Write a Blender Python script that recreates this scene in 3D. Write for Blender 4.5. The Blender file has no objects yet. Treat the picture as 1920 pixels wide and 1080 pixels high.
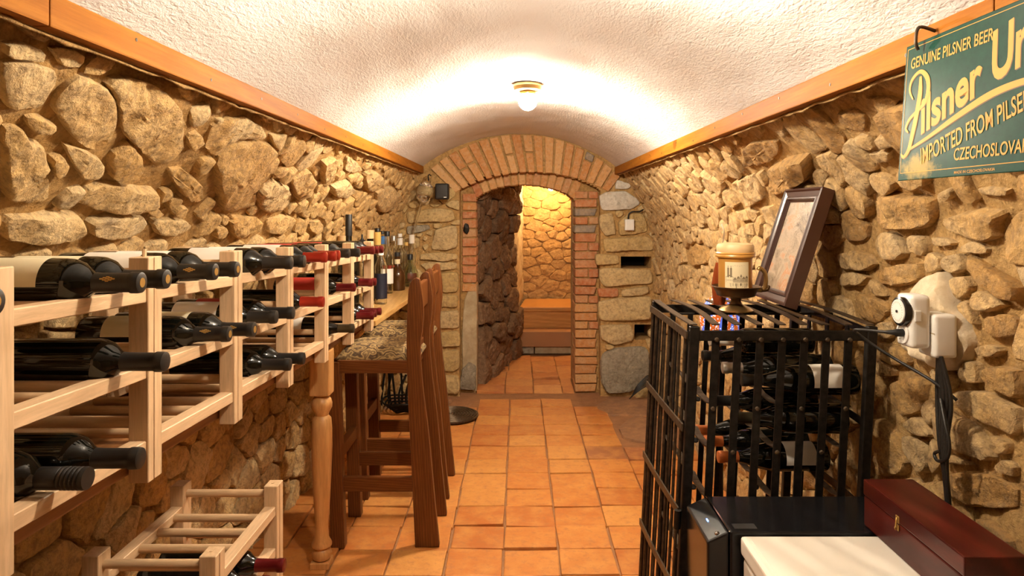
import bpy, bmesh, math, random
from mathutils import Vector, Matrix, noise
random.seed(7)
R = random.random
def U(a, b): return a + (b - a) * random.random()
scene = bpy.context.scene
COL = scene.collection
# ------------------------------------------------------------------ camera, light, exposure
F, CX, CY, CH = 1280.0, 972.0, 395.0, 1.3
cam = bpy.data.cameras.new('camera'); cam_o = bpy.data.objects.new('camera', cam); COL.objects.link(cam_o)
cam.sensor_width = 36; cam.lens = 24
cam.shift_x = -(CX - 960) / 1920; cam.shift_y = -(540 - CY) / 1920
cam.clip_start = 0.02
cam_o.location = (0, 0, CH); cam_o.rotation_euler = (math.pi / 2, 0, 0)
scene.camera = cam_o
world = bpy.data.worlds.new('world'); scene.world = world; world.use_nodes = True
world.node_tree.nodes['Background'].inputs[0].default_value = (1, .8, .6, 1)
world.node_tree.nodes['Background'].inputs[1].default_value = 0.0
scene.view_settings.view_transform = 'Standard'; scene.view_settings.look = 'None'
scene.view_settings.gamma = 1; scene.view_settings.use_curve_mapping = False
scene.view_settings.exposure = EXPOSURE = 1.8
BULB = (1.0, .85, .66)            # warm lamp colour
BULB_W, BACK_W, FAR_W = 375.0, 205.0, 210.0   # emission of the lamp globes

def px(x, y, d):
    return Vector(((x - CX) / F * d, d, CH - (y - CY) / F * d))

# ------------------------------------------------------------------ materials
MATS = {}
def nt(name):
    m = bpy.data.materials.new(name); m.use_nodes = True
    MATS[name] = m
    n = m.node_tree
    return m, n, n.nodes['Principled BSDF']
def plain(name, col, rough=.5, metal=0, spec=.5, **kw):
    m, n, b = nt(name)
    b.inputs['Base Color'].default_value = (*col, 1); b.inputs['Roughness'].default_value = rough
    b.inputs['Metallic'].default_value = metal; b.inputs['Specular IOR Level'].default_value = spec
    for k, v in kw.items(): b.inputs[k].default_value = v
    return m
def ramp(n, fac, stops):
    r = n.nodes.new('ShaderNodeValToRGB'); n.links.new(fac, r.inputs[0])
    e = r.color_ramp.elements
    while len(e) < len(stops): e.new(.5)
    for i, (p, c) in enumerate(stops):
        e[i].position = p; e[i].color = (*c, 1)
    return r.outputs[0]
def coord(n, scale=(1, 1, 1), out='Object', rot=(0, 0, 0)):
    t = n.nodes.new('ShaderNodeTexCoord'); mp = n.nodes.new('ShaderNodeMapping')
    mp.inputs['Scale'].default_value = scale; mp.inputs['Rotation'].default_value = rot
    n.links.new(t.outputs[out], mp.inputs[0]); return mp.outputs[0]
def noi(n, vec, scale, detail=4, rough=.55, dist=0):
    t = n.nodes.new('ShaderNodeTexNoise'); t.inputs['Scale'].default_value = scale
    t.inputs['Detail'].default_value = detail; t.inputs['Roughness'].default_value = rough
    t.inputs['Distortion'].default_value = dist
    n.links.new(vec, t.inputs['Vector']); return t.outputs['Fac']
def mix(n, fac, a, b, typ='MIX'):
    m = n.nodes.new('ShaderNodeMix'); m.data_type = 'RGBA'; m.blend_type = typ
    for s, v in ((0, fac), (6, a), (7, b)):
        if hasattr(v, 'is_output'): n.links.new(v, m.inputs[s])
        elif s == 0: m.inputs[0].default_value = v
        else: m.inputs[s].default_value = (*v, 1)
    return m.outputs[2]
def bump(n, b, h, strength=.5, dist=.01, prev=None):
    bn = n.nodes.new('ShaderNodeBump'); bn.inputs['Strength'].default_value = strength
    bn.inputs['Distance'].default_value = dist
    n.links.new(h, bn.inputs['Height'])
    if prev is not None: n.links.new(prev, bn.inputs['Normal'])
    n.links.new(bn.outputs[0], b.inputs['Normal']); return bn.outputs[0]
def rnd(n):
    return n.nodes.new('ShaderNodeObjectInfo').outputs['Random']

def stone_mat(name, stops, spots=(.16, .11, .07), bstr=.9, tint=None):
    m, n, b = nt(name)
    v = coord(n)
    big = noi(n, v, 9, 3)
    ad = n.nodes.new('ShaderNodeMath'); ad.operation = 'MULTIPLY_ADD'; ad.inputs[1].default_value = .55
    n.links.new(rnd(n), ad.inputs[0]); 
    sc = n.nodes.new('ShaderNodeMath'); sc.operation = 'MULTIPLY'; sc.inputs[1].default_value = .55
    n.links.new(big, sc.inputs[0]); n.links.new(sc.outputs[0], ad.inputs[2])
    c = ramp(n, ad.outputs[0], stops)
    sp = ramp(n, noi(n, v, 55, 6, .7), [(.36, (0, 0, 0)), (.56, (1, 1, 1))])
    c = mix(n, sp, mix(n, .55, c, spots), c)
    pale = ramp(n, noi(n, v, 23, 5, .6), [(.60, (0, 0, 0)), (.75, (1, 1, 1))])
    m2 = n.nodes.new('ShaderNodeMath'); m2.operation = 'MULTIPLY'; m2.inputs[1].default_value = .38
    n.links.new(pale, m2.inputs[0])
    c = mix(n, m2.outputs[0], c, (.72, .53, .30))
    n.links.new(c, b.inputs['Base Color'])
    b.inputs['Roughness'].default_value = .88; b.inputs['Specular IOR Level'].default_value = .25
    n1 = bump(n, b, noi(n, v, 26, 8, .62, .3), bstr, .022)
    bump(n, b, noi(n, v, 130, 4, .6), .55, .005, n1)
    return m
ST = stone_mat('ochre_fieldstone', [(.12, (.365, .218, .078)), (.35, (.584, .358, .129)), (.58, (.648, .427, .180)), (.80, (.693, .506, .259)), (.95, (.511, .384, .227))])
STR = stone_mat('rust_fieldstone', [(.12, (.270, .164, .069)), (.35, (.488, .282, .096)), (.58, (.556, .352, .137)), (.80, (.607, .434, .221)), (.95, (.388, .295, .183))])
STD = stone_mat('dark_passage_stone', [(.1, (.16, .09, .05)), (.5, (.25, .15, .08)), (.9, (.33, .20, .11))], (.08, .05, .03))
STP = stone_mat('pier_block_stone', [(.12, (.443, .293, .113)), (.35, (.549, .387, .161)), (.6, (.620, .457, .225)), (.9, (.549, .422, .233))], (.230, .155, .080), .7)
STG = stone_mat('grey_boulder', [(.1, (.24, .20, .14)), (.5, (.36, .31, .23)), (.9, (.44, .39, .30))], (.15, .12, .08), .8)
STW = stone_mat('pale_limestone', [(.1, (.60, .55, .46)), (.9, (.72, .68, .60))], (.45, .38, .28), .6)
STF = stone_mat('far_room_stone', [(.1, (.464, .283, .115)), (.5, (.536, .350, .160)), (.9, (.491, .333, .168))], (.321, .183, .077), .6)
MO = stone_mat('sandy_mortar', [(.1, (.348, .200, .067)), (.4, (.497, .296, .104)), (.8, (.556, .362, .147))], (.215, .123, .047), 1.0)
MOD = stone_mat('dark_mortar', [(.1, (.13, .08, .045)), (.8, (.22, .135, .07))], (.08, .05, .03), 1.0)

def brick_mat(name, stops):
    m, n, b = nt(name); v = coord(n)
    c = ramp(n, rnd(n), stops)
    c = mix(n, ramp(n, noi(n, v, 40, 5), [(.4, (0, 0, 0)), (.7, (.45, .45, .45))]), c, (.62, .44, .26))
    c = mix(n, ramp(n, noi(n, v, 70, 5), [(.3, (.5, .5, .5)), (.45, (0, 0, 0))]), c, (.20, .11, .06))
    n.links.new(c, b.inputs['Base Color']); b.inputs['Roughness'].default_value = .85
    bump(n, b, noi(n, v, 60, 6, .65), .6, .006)
    return m
BR = brick_mat('orange_brick', [(0, (.476, .204, .060)), (.5, (.544, .264, .085)), (1, (.578, .332, .136))])
BRR = brick_mat('red_brick', [(0, (.425, .136, .047)), (.5, (.476, .178, .064)), (1, (.476, .246, .102))])
BRG = brick_mat('burnt_grey_brick', [(0, (.20, .17, .14)), (1, (.26, .21, .17))])

def tile_mat(name, stops):
    m, n, b = nt(name); v = coord(n)
    c = ramp(n, rnd(n), stops)
    c = mix(n, ramp(n, noi(n, v, 11, 5, .6), [(.40, (0, 0, 0)), (.75, (.5, .5, .5))]), c, (.70, .36, .10))
    c = mix(n, ramp(n, noi(n, v, 30, 6, .7), [(.33, (.55, .55, .55)), (.5, (0, 0, 0))]), c, (.33, .13, .05))
    n.links.new(c, b.inputs['Base Color']); b.inputs['Roughness'].default_value = .55
    b.inputs['Specular IOR Level'].default_value = .35
    bump(n, b, noi(n, v, 45, 6, .6), .35, .004)
    return m
TL = tile_mat('terracotta', [(0, (.417, .125, .024)), (.4, (.484, .163, .032)), (.75, (.517, .189, .041)), (1, (.551, .242, .060))])
TLD = tile_mat('dark_terracotta', [(0, (.27, .095, .04)), (1, (.34, .12, .045))])
TLR = tile_mat('passage_terracotta', [(0, (.430, .146, .043)), (.6, (.516, .206, .060)), (1, (.533, .249, .086))])

def plaster_mat():
    m, n, b = nt('white_vault_plaster'); v = coord(n, (1, .55, 1))
    c = mix(n, ramp(n, noi(n, v, 5, 4), [(.35, (0, 0, 0)), (.75, (1, 1, 1))]), (.74, .715, .69), (.79, .78, .765))
    n.links.new(c, b.inputs['Base Color']); b.inputs['Roughness'].default_value = .9
    b.inputs['Specular IOR Level'].default_value = .15
    n1 = bump(n, b, noi(n, v, 120, 5, .6, 1.2), .42, .007)
    bump(n, b, noi(n, coord(n, (1, .3, 1), rot=(.5, 0, .6)), 120, 3, .5, .5), .45, .006, n1)
    return m
PL = plaster_mat()
def wood_mat(name, light, dark, scale=(1, 1, 1), rough=.45, grain=18, spec=.4, knots=None, wave=6.0):
    m, n, b = nt(name); v = coord(n, scale)
    w = n.nodes.new('ShaderNodeTexWave'); w.wave_type = 'BANDS'; w.bands_direction = 'DIAGONAL'
    w.inputs['Scale'].default_value = wave; w.inputs['Distortion'].default_value = 5; w.inputs['Detail'].default_value = 3
    n.links.new(v, w.inputs['Vector'])
    g = noi(n, v, grain, 6, .65)
    c = mix(n, w.outputs['Fac'], light, dark)
    c = mix(n, ramp(n, g, [(.35, (.6, .6, .6)), (.6, (0, 0, 0))]), c, tuple(x * .72 for x in dark))
    if knots:
        kn = ramp(n, noi(n, coord(n, (1, 1, 1)), knots, 1), [(.70, (0, 0, 0)), (.76, (.8, .8, .8))])
        c = mix(n, kn, c, tuple(x * .4 for x in dark))
    n.links.new(c, b.inputs['Base Color']); b.inputs['Roughness'].default_value = rough
    b.inputs['Specular IOR Level'].default_value = spec
    bump(n, b, g, .12, .002)
    return m
BEECH = wood_mat('pale_beech', (.70, .49, .29), (.66, .445, .255), (60, 5, 60), .5, 3, wave=.35)
BEECHX = wood_mat('pale_beech_rods', (.69, .47, .27), (.64, .43, .24), (5, 60, 60), .5, 3, wave=.35)
BEECHV = wood_mat('pale_beech_posts', (.70, .49, .29), (.65, .44, .25), (60, 60, 5), .5, 3, wave=.35)
TRIM = wood_mat('varnished_pine', (.360, .137, .016), (.310, .108, .012), (30, 1.6, 30), .55, 5, .06, knots=5, wave=.5)
OAK = wood_mat('brown_oak', (.165, .056, .014), (.115, .036, .009), (70, 70, 4), .36, 3, .2, wave=.9)
OAKX = wood_mat('brown_oak_rails', (.155, .052, .013), (.11, .034, .008), (4, 70, 70), .36, 3, .2, wave=.9)
TABLE = wood_mat('table_pine', (.34, .15, .05), (.24, .10, .032), (40, 2, 40), .5, 5, knots=6, wave=.6)
PLANK = wood_mat('yellow_pine_plank', (.68, .42, .15), (.58, .33, .105), (30, 2.4, 30), .4, 5, wave=.7)
LEGW = wood_mat('honey_beech_leg', (.60, .32, .115), (.52, .26, .085), (30, 30, 3), .42, 4, wave=.4)
STEP = wood_mat('bench_pine', (.66, .34, .10), (.55, .26, .07), (2, 30, 30), .4, 5, knots=5, wave=.6)
STEPD = plain('worn_step_board', (.38, .19, .08), .7)
MAHO = wood_mat('mahogany_lacquer', (.092, .011, .006), (.050, .006, .004), (14, 2.5, 14), .33, 4, .35, wave=.6)
FRAME = plain('dark_brown_frame', (.050, .017, .009), .33)
def iron_mat(name, col, rough):
    m, n, b = nt(name); v = coord(n)
    c = ramp(n, noi(n, v, 60, 5), [(.3, tuple(x * .6 for x in col)), (.7, tuple(x * 1.6 for x in col))])
    n.links.new(c, b.inputs['Base Color']); b.inputs['Roughness'].default_value = rough
    b.inputs['Metallic'].default_value = .7
    bump(n, b, noi(n, v, 140, 4), .35, .002); return m
IRON = iron_mat('black_wrought_iron', (.016, .013, .010), .5)
IRONB = iron_mat('brown_wrought_iron', (.075, .052, .032), .45)
BRASS = plain('antique_brass', (.42, .27, .10), .32, .9)
BRONZE = plain('dark_bronze', (.10, .055, .022), .3, .85)
GOLD = plain('gold_print', (.50, .30, .08), .35, .6)
BGLASS = plain('dark_bottle_glass', (.0045, .0045, .003), .07, 0, .55)
BRGLASS = plain('brown_bottle_glass', (.055, .020, .005), .06, 0, .6)
CGLASS = plain('clear_glass', (.97, .98, .95), .02, **{'Transmission Weight': 1.0, 'IOR': 1.45})
GGLASS = plain('greenish_clear_glass', (.86, .93, .80), .03, **{'Transmission Weight': 1.0, 'IOR': 1.45})
CAPB = plain('black_capsule', (.013, .012, .011), .42, .1)
CAPR = plain('red_capsule', (.33, .022, .010), .3, .45)
CAPD = plain('wine_red_capsule', (.135, .008, .010), .3, .45)
CAPO = plain('orange_capsule', (.60, .17, .045), .4, .2)
CAPS = plain('silver_capsule', (.52, .48, .42), .32, .8)
CAPK = plain('bronze_capsule', (.055, .045, .025), .35, .5)
PAPER = plain('white_paper', (.80, .75, .66), .7)
CREAM = plain('cream_paper', (.76, .68, .46), .7)
REDP = plain('red_paper', (.50, .035, .02), .6)
CORK = plain('cork', (.60, .40, .20), .8)
YELC = plain('yellow_cap', (.72, .46, .12), .4)
WHITEC = plain('white_cap', (.82, .80, .75), .4)
BLUEC = plain('blue_label', (.006, .008, .022), .5)
BLACKP = plain('black_plastic', (.008, .008, .009), .22)
BLACKM = plain('matte_black_plastic', (.012, .011, .010), .6)
CABLE = plain('black_cable', (.012, .010, .008), .5)
WPLAST = plain('white_plastic', (.80, .79, .74), .35)
WBOX = plain('cream_white_case', (.80, .755, .66), .42)
CHROME = plain('chrome', (.7, .68, .64), .12, 1)
STEIN = plain('honey_ceramic', (.56, .28, .06), .32)
STEINT = plain('pale_turned_lid', (.74, .52, .27), .45)
PRINT = plain('cream_print', (.76, .66, .43), .4)
INK = plain('grey_ink', (.22, .17, .10), .6)
INKL = plain('light_ink', (.47, .38, .24), .6)
AMBER = plain('amber_glass', (.22, .04, .01), .15)
YEL = plain('sign_yellow', (.50, .25, .035), .45, 0, .2)
YELSH = plain('sign_letter_shadow', (.10, .045, .012), .5)
BLANK = plain('dark_void', (.01, .008, .006), 1)
def sign_mat():
    m, n, b = nt('green_enamel'); v = coord(n)
    c = mix(n, ramp(n, noi(n, v, 60, 6, .7), [(.3, (0, 0, 0)), (.8, (1, 1, 1))]), (.0015, .030, .020), (.004, .050, .033))
    s = n.nodes.new('ShaderNodeSeparateXYZ'); n.links.new(coord(n), s.inputs[0])
    # rust bloom low on the left corner of the sign face
    d = n.nodes.new('ShaderNodeVectorMath'); d.operation = 'DISTANCE'
    mp = coord(n, (1, 2.2, 0)); n.links.new(mp, d.inputs[0]); d.inputs[1].default_value = (.055, .045, 0)
    ma = n.nodes.new('ShaderNodeMath'); ma.operation = 'MULTIPLY_ADD'; ma.inputs[1].default_value = -9; ma.inputs[2].default_value = .60
    n.links.new(d.outputs['Value'], ma.inputs[0])
    mb = n.nodes.new('ShaderNodeMath'); mb.operation = 'ADD'
    n.links.new(ma.outputs[0], mb.inputs[0]); n.links.new(noi(n, v, 45, 6, .7), mb.inputs[1])
    f = ramp(n, mb.outputs[0], [(.62, (0, 0, 0)), (.92, (.75, .75, .75))])
    c = mix(n, f, c, (.36, .24, .05))
    n.links.new(c, b.inputs['Base Color']); b.inputs['Roughness'].default_value = .36; b.inputs['Specular IOR Level'].default_value = .12; return m
GREEN = sign_mat()
def fabric_mat():
    m, n, b = nt('tapestry_fabric'); v = coord(n)
    w = n.nodes.new('ShaderNodeTexWave'); w.wave_type = 'RINGS'; w.inputs['Scale'].default_value = 9
    w.inputs['Distortion'].default_value = 14; w.inputs['Detail'].default_value = 2; w.inputs['Detail Scale'].default_value = 2.2
    n.links.new(v, w.inputs['Vector'])
    c = ramp(n, w.outputs['Fac'], [(.0, (.05, .026, .010)), (.35, (.20, .12, .042)), (.6, (.38, .26, .10)), (1, (.12, .07, .025))])
    n.links.new(c, b.inputs['Base Color']); b.inputs['Roughness'].default_value = .9
    bump(n, b, noi(n, v, 300, 2), .4, .002); return m
FAB = fabric_mat()
def paint_mat():
    m, n, b = nt('old_oil_painting'); v = coord(n, (1, 1, 1))
    c = ramp(n, noi(n, v, 13, 6, .6, .8), [(.30, (.10, .075, .05)), (.43, (.27, .21, .145)), (.54, (.40, .32, .23)), (.62, (.46, .24, .13)), (.72, (.50, .43, .33))])
    n.links.new(c, b.inputs['Base Color']); b.inputs['Roughness'].default_value = .26; b.inputs['Specular IOR Level'].default_value = .7
    bump(n, b, noi(n, v, 160, 4), .35, .003); return m
PAINT = paint_mat()
def mosaic_mat():
    m, n, b = nt('lit_mosaic_glass'); v = coord(n)
    vo = n.nodes.new('ShaderNodeTexVoronoi'); vo.inputs['Scale'].default_value = 110; n.links.new(v, vo.inputs['Vector'])
    w = n.nodes.new('ShaderNodeTexWave'); w.inputs['Scale'].default_value = 9; w.inputs['Distortion'].default_value = 6
    n.links.new(v, w.inputs['Vector'])
    base = ramp(n, w.outputs['Fac'], [(.3, (.50, .10, .015)), (.5, (.65, .22, .04)), (.62, (.05, .06, .45)), (.85, (.10, .18, .75))])
    dot = ramp(n, vo.outputs['Distance'], [(.22, (1, 1, 1)), (.36, (0, 0, 0))])
    c = mix(n, dot, base, (.75, .85, 1))
    n.links.new(c, b.inputs['Base Color']); b.inputs['Roughness'].default_value = .15
    n.links.new(c, b.inputs['Emission Color']); b.inputs['Emission Strength'].default_value = .22; return m
MOSAIC = mosaic_mat()
def emit(name, col, s):
    m, n, b = nt(name); b.inputs['Base Color'].default_value = (*col, 1)
    b.inputs['Emission Color'].default_value = (*col, 1); b.inputs['Emission Strength'].default_value = s; return m
LAMP = emit('lit_opal_globe', BULB, BULB_W); LAMPB = emit('lit_opal_globe_second', BULB, BACK_W)
LAMPF = emit('lit_far_bulb', (1.0, .60, .25), FAR_W)
LED = emit('blue_led', (.1, .3, 1), 4)
PATCH = plain('pale_wall_plaster', (.72, .62, .46), .85)
def plm(name, c1, c2):
    m, n, b = nt(name); v = coord(n)
    c = mix(n, ramp(n, noi(n, v, 14, 6, .65), [(.35, (0, 0, 0)), (.7, (1, 1, 1))]), c1, c2)
    n.links.new(c, b.inputs['Base Color']); b.inputs['Roughness'].default_value = .85
    bump(n, b, noi(n, v, 40, 6, .6), .6, .008); return m
JPL = plm('grey_ochre_render', (.36, .27, .15), (.50, .41, .26))
PATCH = plm('pale_wall_plaster', (.52, .40, .24), (.70, .60, .44))
DIRT = plm('reddish_dirt', (.22, .11, .055), (.38, .19, .08))
GROUT = plm('brown_grout', (.26, .12, .05), (.36, .17, .07))

# ------------------------------------------------------------------ mesh builder
class MB:
    def __init__(s): s.v = []; s.f = []
    def add(s, vs, fs):
        o = len(s.v); s.v += [tuple(p) for p in vs]; s.f += [tuple(i + o for i in f) for f in fs]; return s
    def box(s, x0, y0, z0, x1, y1, z1, M=None):
        vs = [Vector((x, y, z)) for z in (z0, z1) for y in (y0, y1) for x in (x0, x1)]
        if M: vs = [M @ p for p in vs]
        return s.add(vs, [(0, 2, 3, 1), (4, 5, 7, 6), (0, 1, 5, 4), (2, 6, 7, 3), (0, 4, 6, 2), (1, 3, 7, 5)])
    def bar(s, a, b, w, t, up=(0, 0, 1)):          # flat bar between two points, w across, t along 'up'
        a = Vector(a); b = Vector(b); d = (b - a); L = d.length; d.normalize(); u = Vector(up)
        sd = d.cross(u).normalized(); u = sd.cross(d).normalized()
        vs = [p + sd * i * w / 2 + u * j * t / 2 for p in (a, b) for i, j in ((-1, -1), (1, -1), (1, 1), (-1, 1))]
        return s.add(vs, [(3, 2, 1, 0), (4, 5, 6, 7), (0, 1, 5, 4), (1, 2, 6, 5), (2, 3, 7, 6), (3, 0, 4, 7)])
    def tube(s, pts, r, n=8, caps=True, sy=1.0):
        pts = [Vector(p) for p in pts]; rs = r if isinstance(r, (list, tuple)) else [r] * len(pts)
        vs = []; fs = []; ref = Vector((0, 0, 1)); prev = None
        for i, p in enumerate(pts):
            d = (pts[min(i + 1, len(pts) - 1)] - pts[max(i - 1, 0)]).normalized()
            if prev is None:
                a = ref if abs(d.dot(ref)) < .9 else Vector((1, 0, 0)); x = d.cross(a).normalized()
            else: x = (prev - d * prev.dot(d)).normalized()
            prev = x; y = d.cross(x)
            for k in range(n):
                t = 2 * math.pi * k / n; vs.append(p + (x * math.cos(t) + y * math.sin(t) * sy) * rs[i])
        for i in range(len(pts) - 1):
            for k in range(n):
                fs.append((i * n + k, i * n + (k + 1) % n, (i + 1) * n + (k + 1) % n, (i + 1) * n + k))
        if caps: fs += [tuple(range(n - 1, -1, -1)), tuple((len(pts) - 1) * n + k for k in range(n))]
        return s.add(vs, fs)
    def lathe(s, prof, n=20, M=None, a0=0, a1=2 * math.pi):   # prof [(r, h)] about local z
        full = abs(a1 - a0 - 2 * math.pi) < 1e-6; m = n if full else n + 1
        vs = []; fs = []
        for r, h in prof:
            for k in range(m):
                t = a0 + (a1 - a0) * k / n; vs.append(Vector((r * math.cos(t), r * math.sin(t), h)))
        for i in range(len(prof) - 1):
            for k in range(n):
                k2 = (k + 1) % m
                fs.append((i * m + k, i * m + k2, (i + 1) * m + k2, (i + 1) * m + k))
        if full:
            if prof[0][0] > 1e-4: fs.append(tuple(range(m - 1, -1, -1)))
            if prof[-1][0] > 1e-4: fs.append(tuple((len(prof) - 1) * m + k for k in range(m)))
        if M: vs = [M @ p for p in vs]
        return s.add(vs, fs)
    def prism(s, poly, fn, h0, h1):               # poly in 2D, fn(u,v,h)->3D
        k = len(poly)
        vs = [fn(u, v, h0) for u, v in poly] + [fn(u, v, h1) for u, v in poly]
        return s.add(vs, [tuple(range(k - 1, -1, -1)), tuple(range(k, 2 * k))] + [(i, (i + 1) % k, k + (i + 1) % k, k + i) for i in range(k)])
    def mesh(s, name, smooth=None, bevel=0, seg=2):
        me = bpy.data.meshes.new(name); me.from_pydata(s.v, [], s.f); 
        bm = bmesh.new(); bm.from_mesh(me)
        bmesh.ops.remove_doubles(bm, verts=bm.verts, dist=1e-5)
        bmesh.ops.recalc_face_normals(bm, faces=bm.faces)
        if bevel: bmesh.ops.bevel(bm, geom=[e for e in bm.edges if e.is_manifold and e.calc_face_angle(0) > .6], offset=bevel, segments=seg, affect='EDGES', profile=.6)
        bm.to_mesh(me); bm.free()
        if smooth is not None:
            for p in me.polygons: p.use_smooth = True
            me.set_sharp_from_angle(angle=smooth)
        return me
    def build(s, name, mat, parent=None, smooth=None, bevel=0, seg=2):
        me = s.mesh(name, smooth, bevel, seg); me.materials.append(mat)
        return link(name, me, parent)
def link(name, me, parent=None):
    o = bpy.data.objects.new(name, me); COL.objects.link(o)
    if parent: o.parent = parent
    return o
def tag(o, label, cat, group=None):
    o['label'] = label; o['category'] = cat
    if group: o['group'] = group
    return o
def empty(name, label, cat, loc=(0, 0, 0), group=None):
    o = bpy.data.objects.new(name, None); COL.objects.link(o); o.location = loc; o.empty_display_size = .05
    return tag(o, label, cat, group)
def struct(o): o['kind'] = 'structure'; return o
def SM(deg=40): return math.radians(deg)
def catmull(pts, n=6, closed=False):
    out = []; k = len(pts); P = [Vector(p) for p in pts]
    for i in range(k if closed else k - 1):
        p1, p2 = P[i], P[(i + 1) % k]
        p0 = P[i - 1] if (closed or i > 0) else p1; p3 = P[(i + 2) % k] if (closed or i + 2 < k) else p2
        for j in range(n):
            t = j / n
            out.append(.5 * (2 * p1 + (p2 - p0) * t + (2 * p0 - 5 * p1 + 4 * p2 - p3) * t * t + (3 * p1 - p0 - 3 * p2 + p3) * t ** 3))
    if not closed: out.append(P[-1])
    return out
# ------------------------------------------------------------------ walls of stone
def lerp_tab(tab, t):
    if t <= tab[0][0]: return tab[0][1]
    for (a, x), (b, y) in zip(tab, tab[1:]):
        if t <= b:
            k = (t - a) / (b - a); return x + (y - x) * k
    return tab[-1][1]
PROF_L = [(0, 1.06), (1.0, 1.05), (1.18, 1.02), (1.3, .95), (1.42, .84), (1.52, .745), (1.565, .722), (1.66, .735)]
PROF_R = [(0, .985), (.9, .965), (1.12, .95), (1.28, .905), (1.42, .825), (1.52, .75), (1.565, .730), (1.66, .745)]
def XL(y, z):
    p = lerp_tab(PROF_L, z); k = lerp_tab([(2.4, 1), (4.8, .48)], y)
    return -(.71 + (p - .71) * k) if p > .71 else -p
def XR(y, z):
    p = lerp_tab(PROF_R, z); return p + .015 * math.sin(y * 1.7) + .05 * lerp_tab([(1.1, 0), (1.25, .7), (1.4, 1), (1.52, .5), (1.57, 0)], z) * lerp_tab([(2.6, 1), (3.6, 0)], y)
def surf_side(Xf, sgn):
    def f(u, v, h):
        e = .02
        p = Vector((Xf(u, v), u, v))
        du = Vector((Xf(u + e, v) - Xf(u - e, v), 2 * e, 0)); dv = Vector((Xf(u, v + e) - Xf(u, v - e), 0, 2 * e))
        n = du.cross(dv).normalized()
        if n.x * sgn < 0: n = -n
        return p + n * h
    return f
SL = surf_side(XL, 1); SR = surf_side(XR, -1)
def hit(Xf, x, y, d0=1.5):                      # pixel -> (u, v) on a side wall
    d = d0
    for _ in range(40):
        z = CH - (y - CY) / F * d
        d = .5 * d + .5 * max(.3, min(6, Xf(d, z) * F / (x - CX)))
    return (d, CH - (y - CY) / F * d)
def area(p): return .5 * sum(p[i][0] * p[(i + 1) % len(p)][1] - p[(i + 1) % len(p)][0] * p[i][1] for i in range(len(p)))
def inside(p, x, y):
    c = False; j = len(p) - 1
    for i in range(len(p)):
        if (p[i][1] > y) != (p[j][1] > y) and x < (p[j][0] - p[i][0]) * (y - p[i][1]) / (p[j][1] - p[i][1]) + p[i][0]: c = not c
        j = i
    return c
def dist_poly(p, x, y):
    best = 9
    for i in range(len(p)):
        ax, ay = p[i]; bx, by = p[(i + 1) % len(p)]; dx, dy = bx - ax, by - ay
        t = max(0, min(1, ((x - ax) * dx + (y - ay) * dy) / (dx * dx + dy * dy + 1e-12)))
        best = min(best, math.hypot(x - ax - t * dx, y - ay - t * dy))
    return best
def cent(p): return (sum(q[0] for q in p) / len(p), sum(q[1] for q in p) / len(p))
def clip(poly, a, b):                             # keep the side nearer to a than to b
    mx, my = (a[0] + b[0]) / 2, (a[1] + b[1]) / 2; nx, ny = b[0] - a[0], b[1] - a[1]
    out = []
    for i in range(len(poly)):
        p, q = poly[i], poly[(i + 1) % len(poly)]
        dp = (p[0] - mx) * nx + (p[1] - my) * ny; dq = (q[0] - mx) * nx + (q[1] - my) * ny
        if dp <= 0: out.append(p)
        if dp * dq < 0:
            t = dp / (dp - dq); out.append((p[0] + (q[0] - p[0]) * t, p[1] + (q[1] - p[1]) * t))
    return out
def voronoi_fill(ok, bounds, spacing, traced, aniso=1.25, tries=6000, gap=.005):
    """random stones between the traced ones: cells in (u, v); ok(u, v) says where they may lie"""
    u0, v0, u1, v1 = bounds; seeds = []
    for _ in range(tries):
        u, v = U(u0, u1), U(v0, v1)
        if not ok(u, v): continue
        sp = spacing(u, v) * U(.62, 1.2)
        if any(((u - a) / aniso) ** 2 + (v - b) ** 2 < (.5 * (sp + s)) ** 2 for a, b, s in seeds): continue
        bad = False
        for p in traced:
            c = cent(p)
            if abs(u - c[0]) < .5 and abs(v - c[1]) < .5 and (inside(p, u, v) or dist_poly(p, u, v) < .3 * sp): bad = True; break
        if not bad: seeds.append((u, v, sp))
    for _ in range(tries):                          # small stones in what gaps are left
        u, v = U(u0, u1), U(v0, v1)
        if not ok(u, v): continue
        sp = spacing(u, v) * U(.38, .55)
        if any(((u - a) / aniso) ** 2 + (v - b) ** 2 < (.5 * (sp + s)) ** 2 for a, b, s in seeds): continue
        if any(abs(u - p[0][0]) < .8 and (inside(p, u, v) or dist_poly(p, u, v) < .3 * sp) for p in traced): continue
        seeds.append((u, v, sp))
    sites = [(u / aniso, v) for u, v, s in seeds]
    block = []
    for p in traced:
        c = cent(p); k = len(p)
        for i in range(k):
            for j in range(4):
                t = j / 4; x = p[i][0] + (p[(i + 1) % k][0] - p[i][0]) * t; y = p[i][1] + (p[(i + 1) % k][1] - p[i][1]) * t
                L = math.hypot(x - c[0], y - c[1]) + 1e-6; s = min(.028, .6 * L) / L
                block.append(((x + (c[0] - x) * s) / aniso, y + (c[1] - y) * s))
    allp = sites + block; out = []
    for i, a in enumerate(sites):
        r = min(.22, 1.05 * seeds[i][2]); poly = [(a[0] - r, a[1] - r), (a[0] + r, a[1] - r), (a[0] + r, a[1] + r), (a[0] - r, a[1] + r)]
        near = sorted((((b[0] - a[0]) ** 2 + (b[1] - a[1]) ** 2), b) for j, b in enumerate(allp) if j != i and abs(b[0] - a[0]) < .3 and abs(b[1] - a[1]) < .3)[:26]
        for _, b in near:
            poly = clip(poly, a, b)
            if len(poly) < 3: break
        if len(poly) >= 3: out.append([(x * aniso, y) for x, y in poly])
    return out
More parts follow.
